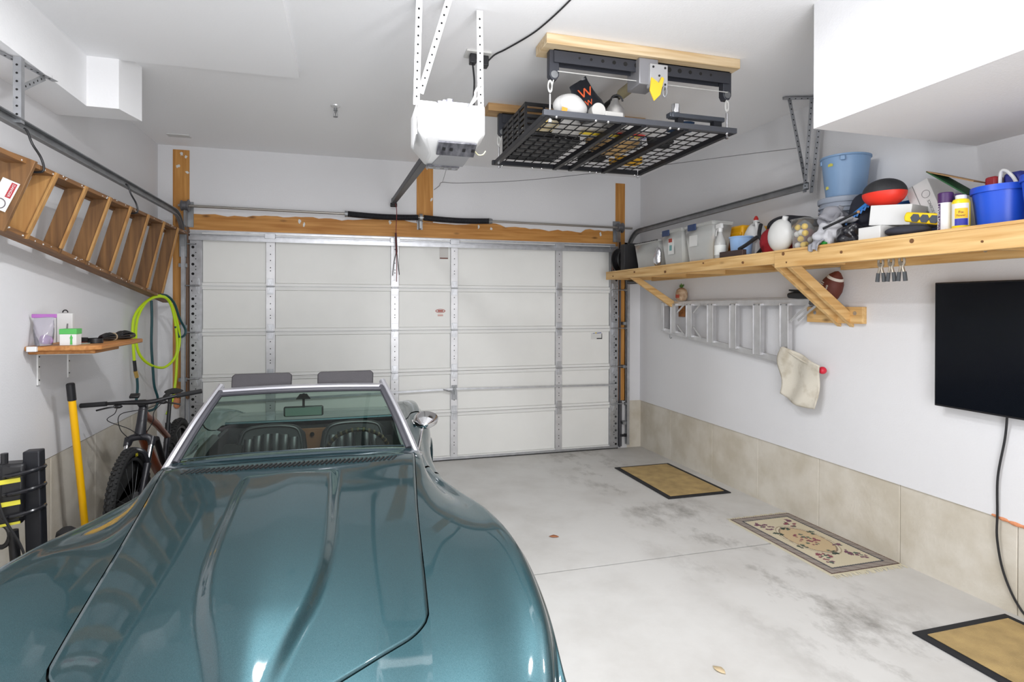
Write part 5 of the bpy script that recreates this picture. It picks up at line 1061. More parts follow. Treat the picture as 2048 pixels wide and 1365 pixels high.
obj('painted_patch', band(4.962,-1.03,.0625,PI*.85,PI*1.2,1.815,1.85,mat('patch_red', sr(166,70,50), .7),t).data and MB().bx(4.93,4.935,-1.035,-1.025,1.86,1.864), mat('patch_red', sr(166,70,50), .7), t)
b = MB()
for k in range(14):
    a = 2*PI*k/14; q = Vector((4.962,-1.03,1.918)); d = Vector((.035*math.cos(a), .035*math.sin(a), .035+.02*math.sin(k*2.3))); s2 = d.cross(Vector((0,0,1))).normalized()*.008
    b.add([q-s2*.5, q+s2*.5, q+d*.6+s2, q+d, q+d*.6-s2], [(0,1,2,3,4)])
obj('leaf_tuft', b, mat('leaf_green', sr(84,122,52), .8), t)
t = thing('umbrella_roll', 'black rolled umbrella resting on the ladder rail', 'umbrella', (4.96,-2.7,1.80)); obj('roll', MB().tube([(4.955,-2.58,1.818),(4.955,-2.66,1.822),(4.955,-2.88,1.822)], [.022,.03,.028], 14), BLACKM, t); obj('flap', MB().box((4.935,-2.72,1.852),(.03,.22,.012),(.05,.2,0)), BLACKM, t)
t = thing('football', 'brown leather football wedged behind the shelf brace', 'football', (4.94,-3.22,1.80))
Rf = Euler((math.radians(62), 0, 0)).to_matrix() @ Euler((0, 0, 0)).to_matrix(); cf = Vector((4.945,-3.10,1.862))
fb = [(.0,-.14),(.022,-.128),(.05,-.095),(.07,-.05),(.077,0),(.07,.05),(.05,.095),(.022,.128),(0,.14)]
Rl = Matrix.Rotation(math.radians(28), 3, 'X')
obj('leather', MB().lathe(fb, cf, Rl, n=28), mat('football_brown', sr(96,44,34), .6, bump=.25, bscale=220), t)
for zz, r in ((.088,.055),(-.088,.055)): obj('stripe', MB().lathe([(r+.003,zz-.009),(r-.006 if zz > 0 else r+.009-.002,zz+.009)], cf, Rl, n=28), mat('stripe_white', (.66,.63,.58), .7), t)
b = MB()
for k in range(7): b.box(cf+Rl @ Vector((-.0745, .022, -.042+.014*k)), (.006,.022,.005), Rl)
obj('lacing', b, mat('stripe_white', (.66,.63,.58), .7), t)
text('lettering', 'OFFICIAL', .020, frame(cf+Rl @ Vector((-.0735,-.025,.0)), Rl @ Vector((0,0,-1)), Rl @ Vector((0,-1,0)) * -1 if False else Rl @ Vector((0,-1,0))), mat('stripe_white', (.66,.63,.58), .7), t, .002)
# rag over the ladder foot with a red peg
t = thing('shop_cloth', 'stained cream shop cloth hanging below the ladder end', 'cloth', (4.94,-2.62,1.45))
rows = []
for i in range(25):
    v = i/24; row = []
    for j in range(25):
        u = j/24
        y = -2.50-.42*u*(1-.18*v)+.015*math.sin(v*6); z = 1.41-.11*abs(u-.12)**1.1*(1-v)*1.2-.38*v+(.10*u*v*(u-1.1))-.06*u*v; x = 4.965-.02-.016*math.sin(u*9+v*3)-.012*math.sin(v*7+u*2)
        row.append(Vector((x, y, z)))
    rows.append(row)
obj('cloth_sheet', MB().grid(rows), mat('cloth_cream', sr(212,206,192), .95, col2=sr(176,166,146), vscale=9, thr=(.5,.78), bump=.2, bscale=40), t, solid=.004)
obj('cloth_fold', MB().tube(spline([(4.93,-2.53,1.40),(4.928,-2.66,1.35),(4.925,-2.80,1.30),(4.93,-2.90,1.29)],6), .008, 8), mat('cloth_cream', sr(212,206,192), .95), t)
solo('red_peg', MB().sph((4.985,-2.885,1.255), (.03,.028,.028), 14, 10), mat('peg_red', sr(206,38,62), .4), 'round red wall peg behind the shop cloth', 'peg')
# television on its wall mount
t = thing('television', 'large black flat-screen television mounted on the right wall', 'television', (4.98,-4.4,1.14))
obj('panel', MB().bx(4.945,4.985,-5.06,-3.77,1.145,1.877), mat('tv_black', (.008,.008,.010), .35), t, bevel=.004)
obj('screen', MB().bx(4.9425,4.946,-5.05,-3.78,1.157,1.867), mat('tv_screen', (.004,.005,.008), .16, spec=.35), t)
obj('wall_mount', MB().bx(4.985,XW,-4.6,-4.2,1.35,1.65), BLACKM, t)
solo('tv_cord', MB().tube(spline([(5.0,-4.13,1.15),(5.015,-4.11,1.02),(5.015,-4.075,.80),(5.02,-4.07,.60),(5.02,-4.07,.45),(5.025,-4.10,.28),(5.025,-4.17,.14),(5.018,-4.26,.09),(5.012,-4.5,.083),(5.012,-4.9,.09)],8), .006, 8), BLACK, 'black cord dangling from the television down to the floor', 'cord')
# ================================================================== floor
def mat_mesh(cx0, cx1, cy0, cy1, th, bow=0.0, n=14):
    rows_ = []
    for i in range(n+1):
        u = i/n
        rows_.append([Vector((cx0+(cx1-cx0)*u, cy0+(cy1-cy0)*j/n, fz(cy0+(cy1-cy0)*j/n)+th)) for j in range(n+1)])
    return MB().grid(rows_)
def doormat(x0, x1, y0, y1, label):
    t = thing('doormat', label, 'doormat', ((x0+x1)/2,(y0+y1)/2,fz((y0+y1)/2)), 'coir doormats')
    obj('rubber_border', slab(x0,x1,y0,y1,.001,.010), RUBBER if False else mat('mat_black', (.012,.013,.016), .8), t, bevel=.003)
    obj('coir_pile', slab(x0+.045,x1-.045,y0+.045,y1-.045,.010,.016), mat('coir_tan', sr(180,154,104), .95, var=.18, vscale=9, bump=.5, bscale=260), t, bevel=.003)
doormat(4.29, 4.93, -1.90, -.83, 'tan coir doormat with black border lying near the garage door')
doormat(4.34, 4.99, -5.2, -4.13, 'tan coir doormat with black border at bottom right corner')
# woven rug with a floral oval
RX0, RX1, RY0, RY1 = 4.475, 5.02, -3.49, -2.50
b = MB(); nu, nv = 96, 176; cols = []
rn = random.Random(5)
fl_pts = []
def flower(cx, cy, r, n_, col):
    for _ in range(n_): a = rn.uniform(0, 2*PI); d = r*math.sqrt(rn.random()); fl_pts.append((cx+d*math.cos(a), cy+d*math.sin(a)*1.3, rn.uniform(.008, .016), col if rn.random() < .75 else (.09,.13,.10)))
PK, DKG, MV = sr(132,72,84), sr(52,66,56), sr(112,74,92)
W_, H_ = RX1-RX0, RY1-RY0
flower(W_/2, H_/2, .075, 26, PK)
for sx_ in (.30, .70):
    for sy_ in (.22, .78): flower(W_*sx_, H_*sy_, .045, 14, PK if (sx_ < .5) == (sy_ < .5) else MV)
for sx_ in (.23, .77):
    for sy_ in (.15, .85): flower(W_*sx_, H_*sy_, .025, 6, MV)
for sx_, sy_ in ((.27,.40),(.73,.60),(.73,.36),(.27,.64),(.5,.27),(.5,.73)): flower(W_*sx_, H_*sy_, .028, 8, DKG if rn.random() < .6 else MV)
for i in range(nu+1):
    for j in range(nv+1):
        x = W_*i/nu; y = H_*j/nv; e = min(x, W_-x, y, H_-y); c = sr(206,196,170)
        if e < .006: c = sr(90,64,60)
        elif e < .058: c = sr(150,141,133) if (int((x+y)*60) % 5) else sr(128,116,110)
        elif e < .070: c = sr(54,60,70)
        elif e < .078: c = sr(190,180,160)
        else:
            ex, ey = (x-W_/2)/.128, (y-H_/2)/.225; d = ex*ex+ey*ey
            if d < 1: c = sr(198,176,140)
            elif d < 1.14: c = sr(140,122,104)
            elif d < 1.30: c = sr(212,202,178)
            elif d < 1.42: c = sr(166,152,126)
            for fx, fy, r, fc in fl_pts:
                if (x-fx)**2+(y-fy)**2 < r*r: c = fc
        b.v.append(Vector((RX0+x, RY0+y, fz(RY0+y)+.011+.0015*math.sin(x*300)*math.sin(y*300)))); cols.append(c)
for i in range(nu):
    for j in range(nv): q = i*(nv+1)+j; b.f.append((q, q+nv+1, q+nv+2, q+1))
b.col = cols
t = thing('woven_rug', 'small woven floral rug with fringed ends against the right wall', 'rug', (4.75,-3.0,fz(-3)))
obj('pile', b, vcol('rug_print', .95), t, angle=2); obj('backing', slab(RX0-.012,RX1+.008,RY0-.004,RY1+.004,.0005,.0095), mat('rug_cream', sr(206,198,174), .95), t)
b = MB()
for k in range(70):
    x = RX0+W_*k/69; 
    for ye, s_ in ((RY0, -1), (RY1, 1)):
        q = Vector((x, ye, fz(ye)+.006)); e = q+Vector((rn.uniform(-.012,.012), s_*rn.uniform(.03,.05), 0)); e.z = fz(e.y)+.003; b.tube([q, (q+e)/2+Vector((0,0,.003)), e], .0022, 4)
o = obj('fringe', b, mat('fringe_cream', sr(212,204,180), .95), t); o['kind'] = 'stuff'
# leaf and litter
def leaf(x, y, s_, rot, m_, label, nm='dry_leaf'):
    b = MB(); out = [(0,-.5),(.22,-.25),(.30,.05),(.16,.28),(0,.5),(-.2,.25),(-.26,-.02),(-.18,-.3)]; c_, d_ = math.cos(rot), math.sin(rot); z = fz(y)+.004
    V = [Vector((x+(a*c_-b_*d_)*s_, y+(a*d_+b_*c_)*s_, z+.012*abs(a)*s_*14)) for a, b_ in out]+[Vector((x,y,z))]
    b.add(V, [(i, (i+1) % 8, 8) for i in range(8)]); return solo(nm, b, m_, label, 'leaf', solid=.001)
leaf(3.03,-2.42,.075,1.2,mat('leaf_brown', sr(176,112,76), .8),'curled brown dry leaf on bare concrete beside the car')
leaf(3.21,-4.12,.07,.3,mat('leaf_tan', sr(206,186,150), .8),'pale tan leaf scrap on concrete at the photo bottom')
# ================================================================== left side
t = thing('wooden_ladder', 'old brown wooden stepladder hung sideways from the left track', 'ladder', (-.02,-1.65,1.75))
def top_p(y): return Vector((.045, y, 2.425))
def low_p(y): return Vector((-.085, y, 2.113-.1255*(y+2.93)))
for a, c in ((top_p(-3.3), top_p(-.14)), (low_p(-3.3), low_p(-.14))): obj('side_rail', MB().bar(a, c, .085, .024, (0,0,1)), DARKWY, t, bevel=.002)
for k, y in enumerate((-2.78, -2.42, -2.06, -1.69, -1.31, -.91, -.5)):
    a, c = top_p(y), low_p(y); s_ = obj('tread', MB().bar(a, c, .098, .022, (0,1,0)), DARKW if k else PLYW, t, bevel=.002)
    e = (c-a).normalized().cross(Vector((0,1,0))).normalized()
    obj('tread_edge', MB().bar(a+Vector((.052,-.006,.006)), c+Vector((.052,-.006,.012)), .012, .034, (0,1,0)), PLYW, s_, bevel=.002)
    obj('steel_rod', MB().cyl(a+Vector((.0,.03,0)), c+Vector((0,.03,0)), .004, n=6), GALVD, s_)
cap = obj('top_cap', MB().bar(top_p(-3.06)+Vector((.01,0,.03)), low_p(-3.06)+Vector((.01,0,-.02)), .15, .024, (0,1,0)), DARKW, t, bevel=.003)
ctr = (top_p(-3.08)+low_p(-3.08))/2; dz_ = (top_p(-3.08)-low_p(-3.08)).normalized()
Ml = frame(ctr+Vector((.02,.004,-.02)), Vector((dz_.z,0,-dz_.x)), dz_)
st = obj('safety_label', sheet(Ml, .075, .15, .0015), mat('paper_white', (.72,.72,.7), .7), cap)
Mr = Ml @ Matrix.Rotation(-PI/2, 4, 'Z')
obj('label_band', sheet(Ml @ Matrix.Translation((.018,.03,.0016)), .024, .075, .0005), mat('label_red', sr(176,52,60), .6), st)
text('lettering', 'DANGER', .016, Ml @ Matrix.Translation((.018,.03,.0026)) @ Matrix.Rotation(-PI/2, 4, 'Z'), mat('print_white', (.75,.75,.75), .5), st)
obj('label_ring', MB().tube([Ml @ Vector((.0+.024*math.cos(a), -.045+.024*math.sin(a), .002)) for a in [2*PI*k/20 for k in range(20)]], .002, 5, closed=True), mat('print_dark', (.08,.06,.08), .6), st)
obj('rear_rail', MB().bar(top_p(-3.0)+Vector((-.06,0,.0)), top_p(-.2)+Vector((-.06,0,-.03)), .03, .022, (0,0,1)), DARKWY, t, bevel=.002)
obj('rear_rail', MB().bar(low_p(-3.0)+Vector((-.06,0,.01)), low_p(-.2)+Vector((-.06,0,.03)), .03, .022, (0,0,1)), DARKWY, t, bevel=.002)
b = MB()
for k in range(60):
    y = random.uniform(-3.2,-.2); q = top_p(y) if k % 2 else low_p(y); b.box(q+Vector((.044,0,random.uniform(-.01,.01))), (.002,random.uniform(.004,.014),random.uniform(.003,.008)))
o = obj('paint_speck', b, mat('paint_white', (.7,.7,.68), .8), t); o['kind'] = 'stuff'
for k, y in enumerate((-2.98, -1.62)):
    solo('ladder_hook', MB().tube(spline([(.045,y-.02,2.60),(.06,y-.02,2.585),(.075,y-.01,2.53),(.095,y+.03,2.47),(.10,y+.04,2.41),(.05,y+.04,2.40),(-.01,y+.04,2.415)],5), .006, 8), BLACK, ['black hook holding the ladder top at the photo edge', 'black hook holding the middle of the wooden ladder'][k], 'hook', 'ladder hooks on the track')
# hose coils
def Hp(px, py):
    u = (px-275)/107.0; x = -.155+.24*u; y = -.86+.60*u; d = (x-1.5727)*.2746+(y+6.3929)*.9616; return Vector((x, y, 1.7391-(py-613.8-.6)/1155.86*d-.0033*d))
LIME = mat('hose_lime', sr(184,214,20), .45); TEAL = mat('hose_teal', sr(18,66,72), .5)
def hose(pts, r=.0115): return MB().tube(spline([Hp(*q) for q in pts], 7), r, 10)
t = thing('garden_hose', 'lime green hose coiled over the ladder end', 'hose', (-.03,-.5,1.0))
obj('hose_loop', hose([(278,724),(275,660),(282,628),(305,603),(330,594),(350,608),(362,650),(366,700),(358,722),(336,738),(308,732),(288,712),(281,680),(284,640),(300,608),(325,596),(348,604),(364,640),(372,680),(366,712)]), LIME, t)
obj('hose_tail', hose([(366,712),(363,760),(356,800),(343,832)]), LIME, t)
obj('hose_sleeve', hose([(278,724),(280,745)], .0135), BLACK, t); obj('brass_coupling', hose([(280,745),(283,758)], .0155), mat('brass', sr(206,170,96), .35, .6), t)
t = thing('garden_hose', 'dark teal hose hanging beside the lime coil', 'hose', (-.02,-.45,.9))
obj('hose_drop', hose([(311,604),(312,640),(311,690),(314,740),(317,775),(324,800),(318,820),(300,826)], .0105), TEAL, t)
obj('hose_loop', hose([(330,592),(345,595),(360,610),(372,640),(385,662),(382,674),(370,676),(362,655)], .0105), TEAL, t)
obj('hose_drop', hose([(283,758),(284,780),(281,810)], .0105), TEAL, t)
# small wooden corner shelf
t = thing('small_shelf', 'small brown plank shelf on white brackets on the left wall', 'shelf', (0.0,-2.05,1.47))
SW = wood('stained_plank', sr(160,100,48), sr(196,140,80), 'y', False); Z0 = 1.492
obj('plank', MB().prism([(XL+.001,-2.44),(.10,-2.46),(.165,-2.40),(.172,-1.70),(XL+.001,-1.66)], .028, Matrix.Translation((0,0,Z0-.028))), SW, t, bevel=.006)
obj('lower_plank', MB().bx(XL+.001,.13,-2.40,-2.02,Z0-.05,Z0-.0285), SW, t, bevel=.006)
obj('front_cap', MB().bx(XL+.02,XL+.07,-2.462,-2.438,Z0-.03,Z0), WPLAST, t, bevel=.003)
for y in (-2.29, -1.90):
    br_ = obj('bracket', MB().bx(XL+.001,XL+.010,y-.014,y+.014,1.25,Z0-.052).bx(XL+.001,.08,y-.014,y+.014,Z0-.060,Z0-.052), WPLAST, t, bevel=.002)
    b = MB()
    for z in (1.28, 1.36, 1.42): b.cyl((XL+.010,y,z),(XL+.0115,y,z),.005,n=8)
    obj('screw', b, HOLE, br_)
# goods on it
t = thing('zip_bag', 'clear zip bag with purple seal leaning on the small shelf', 'zip bag', (-.12,-2.40,Z0))
rows = []
for i in range(12):
    v = i/11; rows.append([Vector((-.13+.065*(1-.15*v)*math.cos(a)*(.55+.45*v)-.0*v, -2.395+(.045*(1-v)**.7+.006)*math.sin(a)+.012*math.sin(4*v+a), Z0+.004+.165*v)) for a in [2*PI*k/20 for k in range(20)]])
b = MB().grid(rows, True); b.f.append(tuple(range(20))); obj('bag_film', b, BAGCLR, t)
obj('zip_seal', MB().box((-.13,-2.39,Z0+.175),(.125,.008,.022)), mat('zip_purple', sr(170,104,178), .5), t, bevel=.003); obj('contents', blob((-.12,-2.395,Z0+.035), (.03,.02,.03), 81, .2, 5), mat('bag_mauve', sr(150,120,160), .4), t)
t = thing('green_box', 'small white carton with green top on the small shelf', 'box', (-.04,-2.36,Z0)); GNB = mat('box_green', sr(84,176,88), .5)
obj('carton', MB().bx(-.055,.03,-2.39,-2.32,Z0,Z0+.075), mat('box_white', (.70,.70,.69), .65), t, bevel=.002); obj('green_top', MB().bx(-.057,.032,-2.392,-2.318,Z0+.066,Z0+.098), GNB, t, bevel=.002); obj('printed_figure', MB().prism([(-.006,0),(.006,0),(.005,.03),(.008,.04),(0,.06),(-.008,.04),(-.005,.03)], .001, FW(.005,-2.391,Z0+.005)), GNB, t)
t = thing('white_packet', 'white packet with grey print leaning on the left wall', 'packet', (-.17,-1.98,Z0)); obj('packet_body', MB().bx(XL+.004,XL+.09,-2.06,-2.03,Z0,Z0+.185), mat('box_white', (.70,.70,.69), .65), t, bevel=.003)
obj('printed_tool', MB().prism([(-.02,-.03),(-.004,-.02),(.0,.02),(.008,.02),(.006,-.015),(.024,-.03),(.004,-.026),(-.01,-.04)], .001, FW(XL+.06,-2.061,Z0+.10)), PG, t); obj('hang_loop', MB().tube([(XL+.045+.014*math.cos(a),-2.045,Z0+.19+.016*math.sin(a)) for a in [PI*k/8 for k in range(9)]], .004, 6), BLACK, t)
t = thing('cord_bundle', 'bundled black cord tied with tan bands on the small shelf', 'cord bundle', (.03,-1.82,Z0))
b = MB()
for k in range(9):
    a = 2*PI*k/9; r = .022
    b.tube(spline([(.04+r*.5*math.cos(a),-2.06,Z0+.026+r*.5*math.sin(a)),(.055+1.2*r*math.cos(a),-1.97,Z0+.030+r*math.sin(a)),(.065+r*.7*math.cos(a),-1.91,Z0+.026+r*.6*math.sin(a)),(.085+1.6*r*math.cos(a),-1.80,Z0+.032+1.2*r*math.sin(a)),(.11+.8*r*math.cos(a),-1.715,Z0+.024+r*.6*math.sin(a))],4), .0062, 6)
obj('cord', b, BLACK, t)
for y, x in ((-1.925,.063),(-1.74,.10)): obj('tie_band', MB().tube([(x+.024*math.cos(a),y,Z0+.026+.024*math.sin(a)) for a in [2*PI*k/14 for k in range(14)]], .004, 6, closed=True), mat('band_tan', sr(168,148,120), .7), t)
t = thing('tape_roll', 'black tape roll with tan edge at front of the small shelf', 'tape', (.06,-2.25,Z0)); obj('tape', MB().lathe([(.02,0),(.04,0),(.04,.03),(.02,.03)], (.06,-2.20,Z0+.001), n=28), BLACK, t); obj('tape_core', MB().lathe([(.036,.031),(.0405,.031)], (.06,-2.20,Z0+.001), n=28), mat('band_tan', sr(168,148,120), .7), t)
solo('gate_tool', MB().bar((-.06,-2.30,Z0+.03),(.0,-2.16,Z0+.02),.018,.03).sph((-.06,-2.31,Z0+.035),(.02,.02,.02),10,8), BLACK, 'black pistol-grip tool behind the green carton', 'tool', bevel=.003)
solo('green_disc', MB().lathe([(0,0),(.05,0),(.05,.004),(0,.006)], (.0,-2.26,Z0+.001), n=28), mat('disc_sage', sr(150,156,142), .6), 'pale sage disc lying flat on the small shelf', 'disc')
solo('red_strip', MB().box((-.02,-2.10,Z0+.008),(.09,.03,.012),(0,0,.4)), mat('strip_red', sr(206,66,76), .6), 'short red strip beside the black tape roll', 'strip')
# long yellow-handled tool leaning on the wall
PB, PT = Vector((-.035,-2.04,fz(-2)+.02)), Vector((-.075,-2.20,1.245))
t = thing('long_handled_tool', 'yellow fibreglass tool handle with black grip beside the bicycle', 'tool', (-.035,-2.04,fz(-2)))
obj('handle', MB().cyl(PB, PB+(PT-PB)*.93, .0205, n=18), mat('handle_yellow', sr(246,186,12), .35), t); obj('grip', MB().tube([PB+(PT-PB)*.91, PB+(PT-PB)*.995, PT], [.0235,.0235,.019], 18), BLACK, t)
obj('socket', MB().cyl(PB+Vector((0,0,.02)), PB+(PT-PB)*.2, .026, n=16), mat('socket_brown', sr(128,80,30), .6), t); obj('tool_head', MB().box((-.03,-2.03,fz(-2)+.045),(.16,.03,.08)), BLACKS, t, bevel=.004)
solo('canister', MB().lathe([(0,0),(.055,0),(.058,.02),(.058,.30),(.05,.345),(.025,.365),(0,.367)], (-.03,-2.36,fz(-2.36)+.001)), BLACKM, 'dark rounded canister top beside the yellow handle behind the fender', 'canister')
# ================================================================== mountain bicycle
BX, FY, RY_, WZ, WRD = .185, -2.02, -.86, .37, .345
t = thing('mountain_bicycle', 'black and orange mountain bicycle parked behind the car', 'bicycle', (BX,-1.45,fz(-1.45)))
def bz(y): return fz(y)
def tyre(y):
    c = Vector((BX, y, bz(y)+WZ+.004)); R = Euler((0, PI/2, 0)).to_matrix()
    w = obj('wheel_rim', MB().lathe([(.285,-.015),(.305,-.018),(.305,.018),(.285,.015),(.285,-.015)], c, R, n=48), BLACK, t)
    prof_ = [(.345+.029*math.cos(a)-.004, .031*math.sin(a)) for a in [2*PI*k/12 for k in range(13)]]
    ty = obj('tyre', MB().lathe([(r-.006, z) for r, z in prof_], c, R, n=56), RUBBER, w)
    b = MB()
    for k in range(64):
        a = 2*PI*k/64
        for s_ in (-1, 0, 1):
            aa = a+(.05 if s_ == 0 else 0); rr = .366-.008*abs(s_); q = c+R @ Vector((rr*math.cos(aa), rr*math.sin(aa), s_*.019)); b.box(q, (.013,.016,.012), Euler((-aa,0,0)).to_matrix() if False else Matrix((R @ Vector((0,0,1)), R @ Vector((-math.sin(aa),math.cos(aa),0)), R @ Vector((math.cos(aa),math.sin(aa),0)))).transposed())
    o = obj('tread_knobs', b, RUBBER, ty); o['kind'] = 'stuff'
    b = MB()
    for k in range(28):
        a = 2*PI*k/28; q = c+R @ Vector((.29*math.cos(a), .29*math.sin(a), 0)); h = c+R @ Vector((.02*math.cos(a+1.2), .02*math.sin(a+1.2), .03*(1 if k % 2 else -1))); b.cyl(h, q, .0012, n=4)
    o = obj('spokes', b, GALVD, w); o['kind'] = 'stuff'
    obj('hub', MB().lathe([(.012,-.05),(.025,-.045),(.014,-.02),(.014,.02),(.025,.045),(.012,.05)], c, R, n=16), BLACK, w); obj('brake_disc', MB().lathe([(.04,.040),(.08,.040),(.08,.042),(.04,.042)], c, R, n=28), GALV, w)
    return c, ty
fc, ftyre = tyre(FY); rc, _ = tyre(RY_)
# yellow maker letters on the front tyre sidewall
a0 = math.radians(62)
M = frame(fc+Vector((.030, -.33*math.cos(a0)*-.2, .33*math.sin(a0)*1.02)), (0,1,0), (0,0,1)); text('lettering', 'MA', .034, frame(fc+Vector((.032,.05,.315)), (0,.99,-.15), (0,.15,.99)), mat('print_lemon', sr(226,214,40), .5), t)
HT = Vector((BX+.055, -1.66, 0))              # head tube axis leans back
h0, h1 = Vector((BX,-1.80,bz(-1.8)+.80)), Vector((BX,-1.74,bz(-1.8)+.955))
ax = (h1-h0).normalized()
FK = mat('fork_black', (.025,.025,.03), .35)
obj('head_tube', MB().tube([h0-ax*.01, h0, h0+ax*.07, h1, h1+ax*.05], [.034,.037,.032,.030,.026], 18), FK, t)
cr = h0-ax*.02
fork = obj('fork_crown', MB().tube(spline([cr+Vector((-.075,.0,-.05)),cr+Vector((-.055,0,-.01)),cr,cr+Vector((.055,0,-.01)),cr+Vector((.075,0,-.05))],5), .024, 12), FK, t)
for s_ in (-1, 1):
    a = cr+Vector((s_*.075,0,-.03)); e = fc+Vector((s_*.068,-.012,.01)); m_ = a+(e-a)*.38
    obj('stanchion', MB().cyl(a, m_, .0165, n=14), CHROME if s_ else FK, fork); obj('upper_cap', MB().cyl(a+(a-m_)*.16, a+(m_-a)*.2, .022, n=14), FK, fork); obj('lower_leg', MB().tube([m_, m_+(e-m_)*.1, e], [.024,.022,.017], 14), FK, fork)
ab = cr+(fc-cr)*.36+Vector((0,-.03,.035)); obj('fork_arch', MB().tube(spline([cr+(fc-cr)*.40+Vector((-.075,-.005,0)),ab+Vector((-.06,-.02,.03)),ab+Vector((0,-.03,.055)),ab+Vector((.06,-.02,.03)),cr+(fc-cr)*.40+Vector((.075,-.005,0))],6), .016, 10), FK, fork)
st0 = h1+ax*.035; bc = st0+Vector((0,-.045,.03)); obj('stem', MB().bar(st0, bc, .05, .045), FK, t, bevel=.006)
bars = spline([bc+Vector((-.375,.02,-.012)),bc+Vector((-.18,-.01,.0)),bc+Vector((-.06,0,0)),bc+Vector((.06,0,0)),bc+Vector((.18,.03,.025)),bc+Vector((.36,.10,.05))],6)
hb = obj('handlebar', MB().tube(bars, [.011+.006*smooth(12,0,abs(i-len(bars)/2)) for i in range(len(bars))], 12), BLACK, t)
for s_, i0, i1 in ((-1, 0, 5), (1, len(bars)-6, len(bars)-1)): obj('grip', MB().tube(bars[i0:i1+1], .0165, 12), BLACKM, hb)
for s_ in (-1, 1):
    q = bars[8] if s_ < 0 else bars[-9]; obj('brake_lever', MB().sph(q+Vector((0,-.025,-.02)),(.03,.018,.014),12,8).tube(spline([q+Vector((s_*.0,-.03,-.02)),q+Vector((s_*.05,-.05,-.022)),q+Vector((s_*.12,-.05,-.038))],4), .006, 8), BLACK, hb)
obj('stem_computer', MB().box(bc+Vector((-.045,.01,.045)),(.06,.05,.02),(.3,0,.1)), BLACK, hb, bevel=.005)
for pts in ([bars[8]+Vector((0,-.03,-.02)),bc+Vector((-.12,-.13,-.05)),bc+Vector((-.17,-.11,-.10)),h0+Vector((-.05,-.06,.05)),h0+Vector((.02,-.03,-.02))], [bars[-9]+Vector((0,-.03,-.02)),bc+Vector((.06,-.12,-.03)),bc+Vector((-.09,-.12,-.06)),bc+Vector((-.10,-.10,-.16)),cr+Vector((-.06,-.03,.0))], [bars[-9]+Vector((0,-.03,-.02)),bc+Vector((.10,-.08,-.06)),bc+Vector((.085,-.05,-.13)),h0+Vector((.03,.02,.0))]): obj('brake_cable', MB().tube(spline(pts, 8), .0028, 6), BLACK, t)
OR = mat('frame_orange', sr(136,58,14), .3, coat=.6)
bb = Vector((BX,-1.28,bz(-1.3)+.34)); sc = Vector((BX,-1.16,bz(-1.2)+.70))
obj('down_tube', MB().tube([h0+Vector((0,.03,.0)), h0*.5+bb*.5+Vector((0,-.01,.0)), bb], [.034,.036,.034], 14), OR, t); obj('top_tube', MB().tube([h1+Vector((0,.02,-.03)), h1*.5+sc*.5+Vector((0,0,-.02)), sc+Vector((0,0,-.05))], [.028,.026,.022], 14), OR, t)
obj('seat_tube', MB().tube([bb, sc], .020, 12), FK, t); sp = sc+Vector((0,.07,.25)); obj('seat_post', MB().cyl(sc, sp, .0145, n=12), BLACK, t); obj('post_collar', MB().cyl(sc-Vector((0,.0,.02)), sc+Vector((0,.015,.06)), .021, n=12), BLACK, t)
obj('rear_shock', MB().cyl(h0*.45+sc*.55+Vector((0,0,-.05)), bb+Vector((0,.02,.12)), .022, n=14), BLACK, t)
for s_ in (-1, 1): obj('chain_stay', MB().tube([bb+Vector((s_*.03,.02,0)), rc+Vector((s_*.06,0,0))], .013, 10), BLACK, t); obj('seat_stay', MB().tube([sc+Vector((s_*.025,.02,-.10)), rc+Vector((s_*.06,0,0))], .011, 10), BLACK, t)
obj('crank', MB().lathe([(.02,-.01),(.085,-.006),(.085,.0),(.02,.004)], bb+Vector((.055,0,0)), Euler((0,PI/2,0)).to_matrix(), n=28).bar(bb+Vector((.07,0,0)),bb+Vector((.07,-.12,-.12)),.012,.024), BLACK, t)
rows = []
for i in range(13):
    v = i/12; w = .014+.056*smooth(.35,.95,v); rows.append([sp+Vector((w*math.cos(a), -.15+.27*v, .03+.018*math.sin(PI*v*.5)*1.2+.016*math.sin(a)-.012*abs(math.cos(a))*(v > .5))) for a in [2*PI*k/14 for k in range(14)]])
b = MB().grid(rows, True); b.f += [tuple(range(14)), tuple(range(12*14, 13*14))]; obj('saddle', b, BLACKM, t)
# ================================================================== hitch bike rack standing by the wall
t = thing('hitch_rack', 'black folded bicycle carrier with yellow reflective labels by the left wall', 'bike rack', (.03,-2.95,fz(-2.95)))
f0 = fz(-2.95)
obj('upright', MB().bar((.065,-2.90,f0),(.055,-2.93,1.0),.062,.072,(1,0,0)), BLACKS, t, bevel=.006)
obj('cradle_block', MB().box((-.02,-2.95,.80),(.10,.10,.30),(0,.03,.2)), BLACK, t, bevel=.015)
for z in (.87, .76, .66): obj('reflective_label', MB().box((-.012,-3.008,z),(.085,.004,.022 if z > .7 else .012),(0,-.08,.2)), mat('label_lemon', sr(232,222,70), .5), t)
for z in (.90, .81, .70): obj('wrap_band', MB().tube([(.015+.085*math.cos(a),-2.94+.075*math.sin(a),z+.015*math.cos(a)) for a in [2*PI*k/24 for k in range(24)]], .011, 8, closed=True), mat('strap_gloss', (.015,.015,.018), .2), t)
obj('clamp_arm', MB().cyl((-.01,-2.98,.62),(.0,-2.97,.40),.022,n=12), BLACK, t); obj('clamp_head', MB().cyl((-.05,-2.97,.94),(-.05,-2.97,1.0),.016,n=10).box((-.06,-2.97,.92),(.09,.06,.05)), BLACK, t)
obj('arm_ring', MB().tube([(-.055+.038*math.cos(a),-2.99,.60+.055*math.sin(a)) for a in [2*PI*k/18 for k in range(18)]], .012, 8, closed=True), BLACK, t)
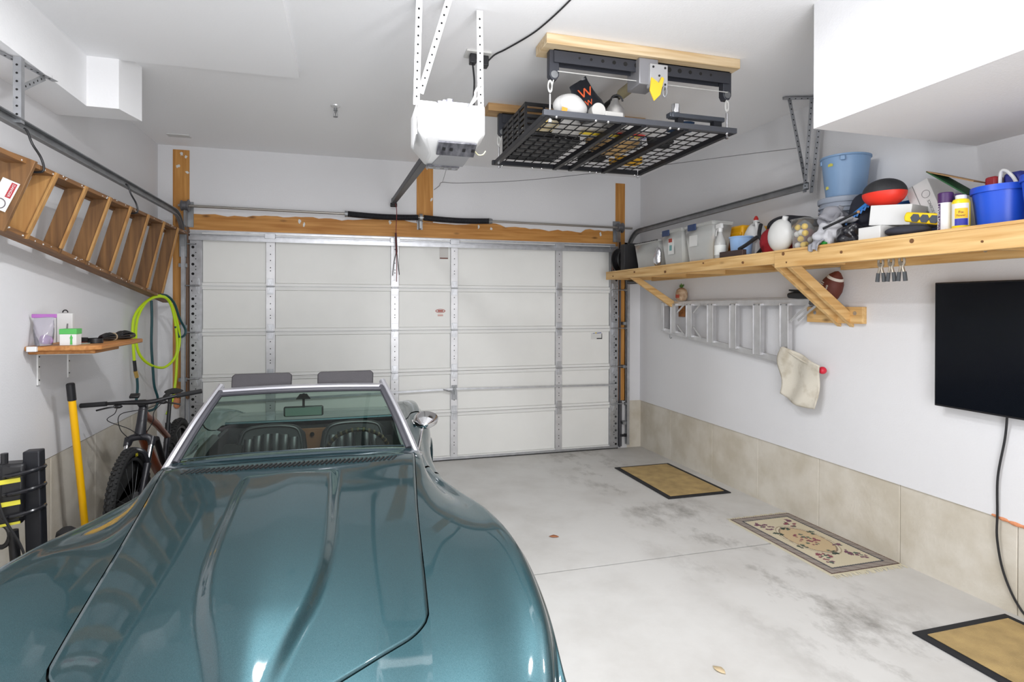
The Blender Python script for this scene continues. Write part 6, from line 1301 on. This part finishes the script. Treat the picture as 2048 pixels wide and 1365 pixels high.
obj('clamp_knob', MB().sph((.0,-2.98,.40),(.06,.05,.07),14,10), BLACKM, t, bevel=0)
obj('foot_bar', MB().bar((-.14,-2.95,f0+.03),(.20,-2.95,f0+.03),.06,.06), BLACKS, t, bevel=.006)
obj('strap', MB().tube(spline([(-.07,-3.02,.90),(-.03,-3.03,.72),(.03,-3.0,.55),(.06,-2.98,.40)],6), .006, 6), BLACKM, t)

# ------------------------------------------------------------------ final seating of the shelf goods along the shelf
NUDGE = {'hose_reel': (0,.04), 'tool_case': (0,.08), 'printed_carton': (0,.08), 'storage_bin': (0,-.05), 'white_cloth': (0,-.05), 'foil_pouch': (-.02,-.03), 'storage_bin.001': (0,-.04), 'white_jar': (0,-.04),
 'storage_bin.002': (0,-.04), 'red_folder': (0,-.04), 'manual': (0,-.04), 'manual.001': (0,-.04), 'glue_bottle': (0,-.04), 'yellow_case': (.052,.26), 'spray_bottle': (-.01,-.005), 'white_jug': (0,.33), 'blue_tub': (0,.05),
 'duffel_bag': (.06,.31), 'white_jug.001': (0,.20), 'ball_box': (0,.12), 'grey_pail': (0,.18), 'blue_bucket': (0,.18), 'grey_rag': (0,.07), 'grey_rag.001': (.03,.21), 'grey_rag.002': (-.01,.17), 'grey_rag.003': (0,.17), 'green_rag': (0,.10),
 'black_bin_bag': (0,.13), 'dark_jacket': (-.02,.17), 'blue_rake': (0,.17), 'black_cane': (0,.17), 'white_box': (0,.07), 'white_box.001': (.02,.15), 'play_ball': (0,.19), 'blue_bin': (0,.15), 'white_box.002': (.075,.20), 'support_block': (.075,.20),
 'dark_cloth': (-.02,.09), 'work_light': (-.01,.05), 'spray_can': (0,.03), 'spray_can.001': (.01,.09), 'yellow_bottle': (0,.043), 'green_folder': (0,.115,.024), 'cobalt_bucket': (0,.10), 'cobalt_bucket.001': (0,.11), 'red_bottle': (0,.10), 'white_handle_jug': (0,.10), 'navy_bag': (0,.10), 'football': (0,.10)}
for k in range(10): NUDGE['practice_ball' + ('.%03d' % k if k else '')] = (0, .12)
for n_, d_ in NUDGE.items():
    o = bpy.data.objects[n_]; o.location = o.location+Vector((d_[0], d_[1], d_[2] if len(d_) > 2 else 0))
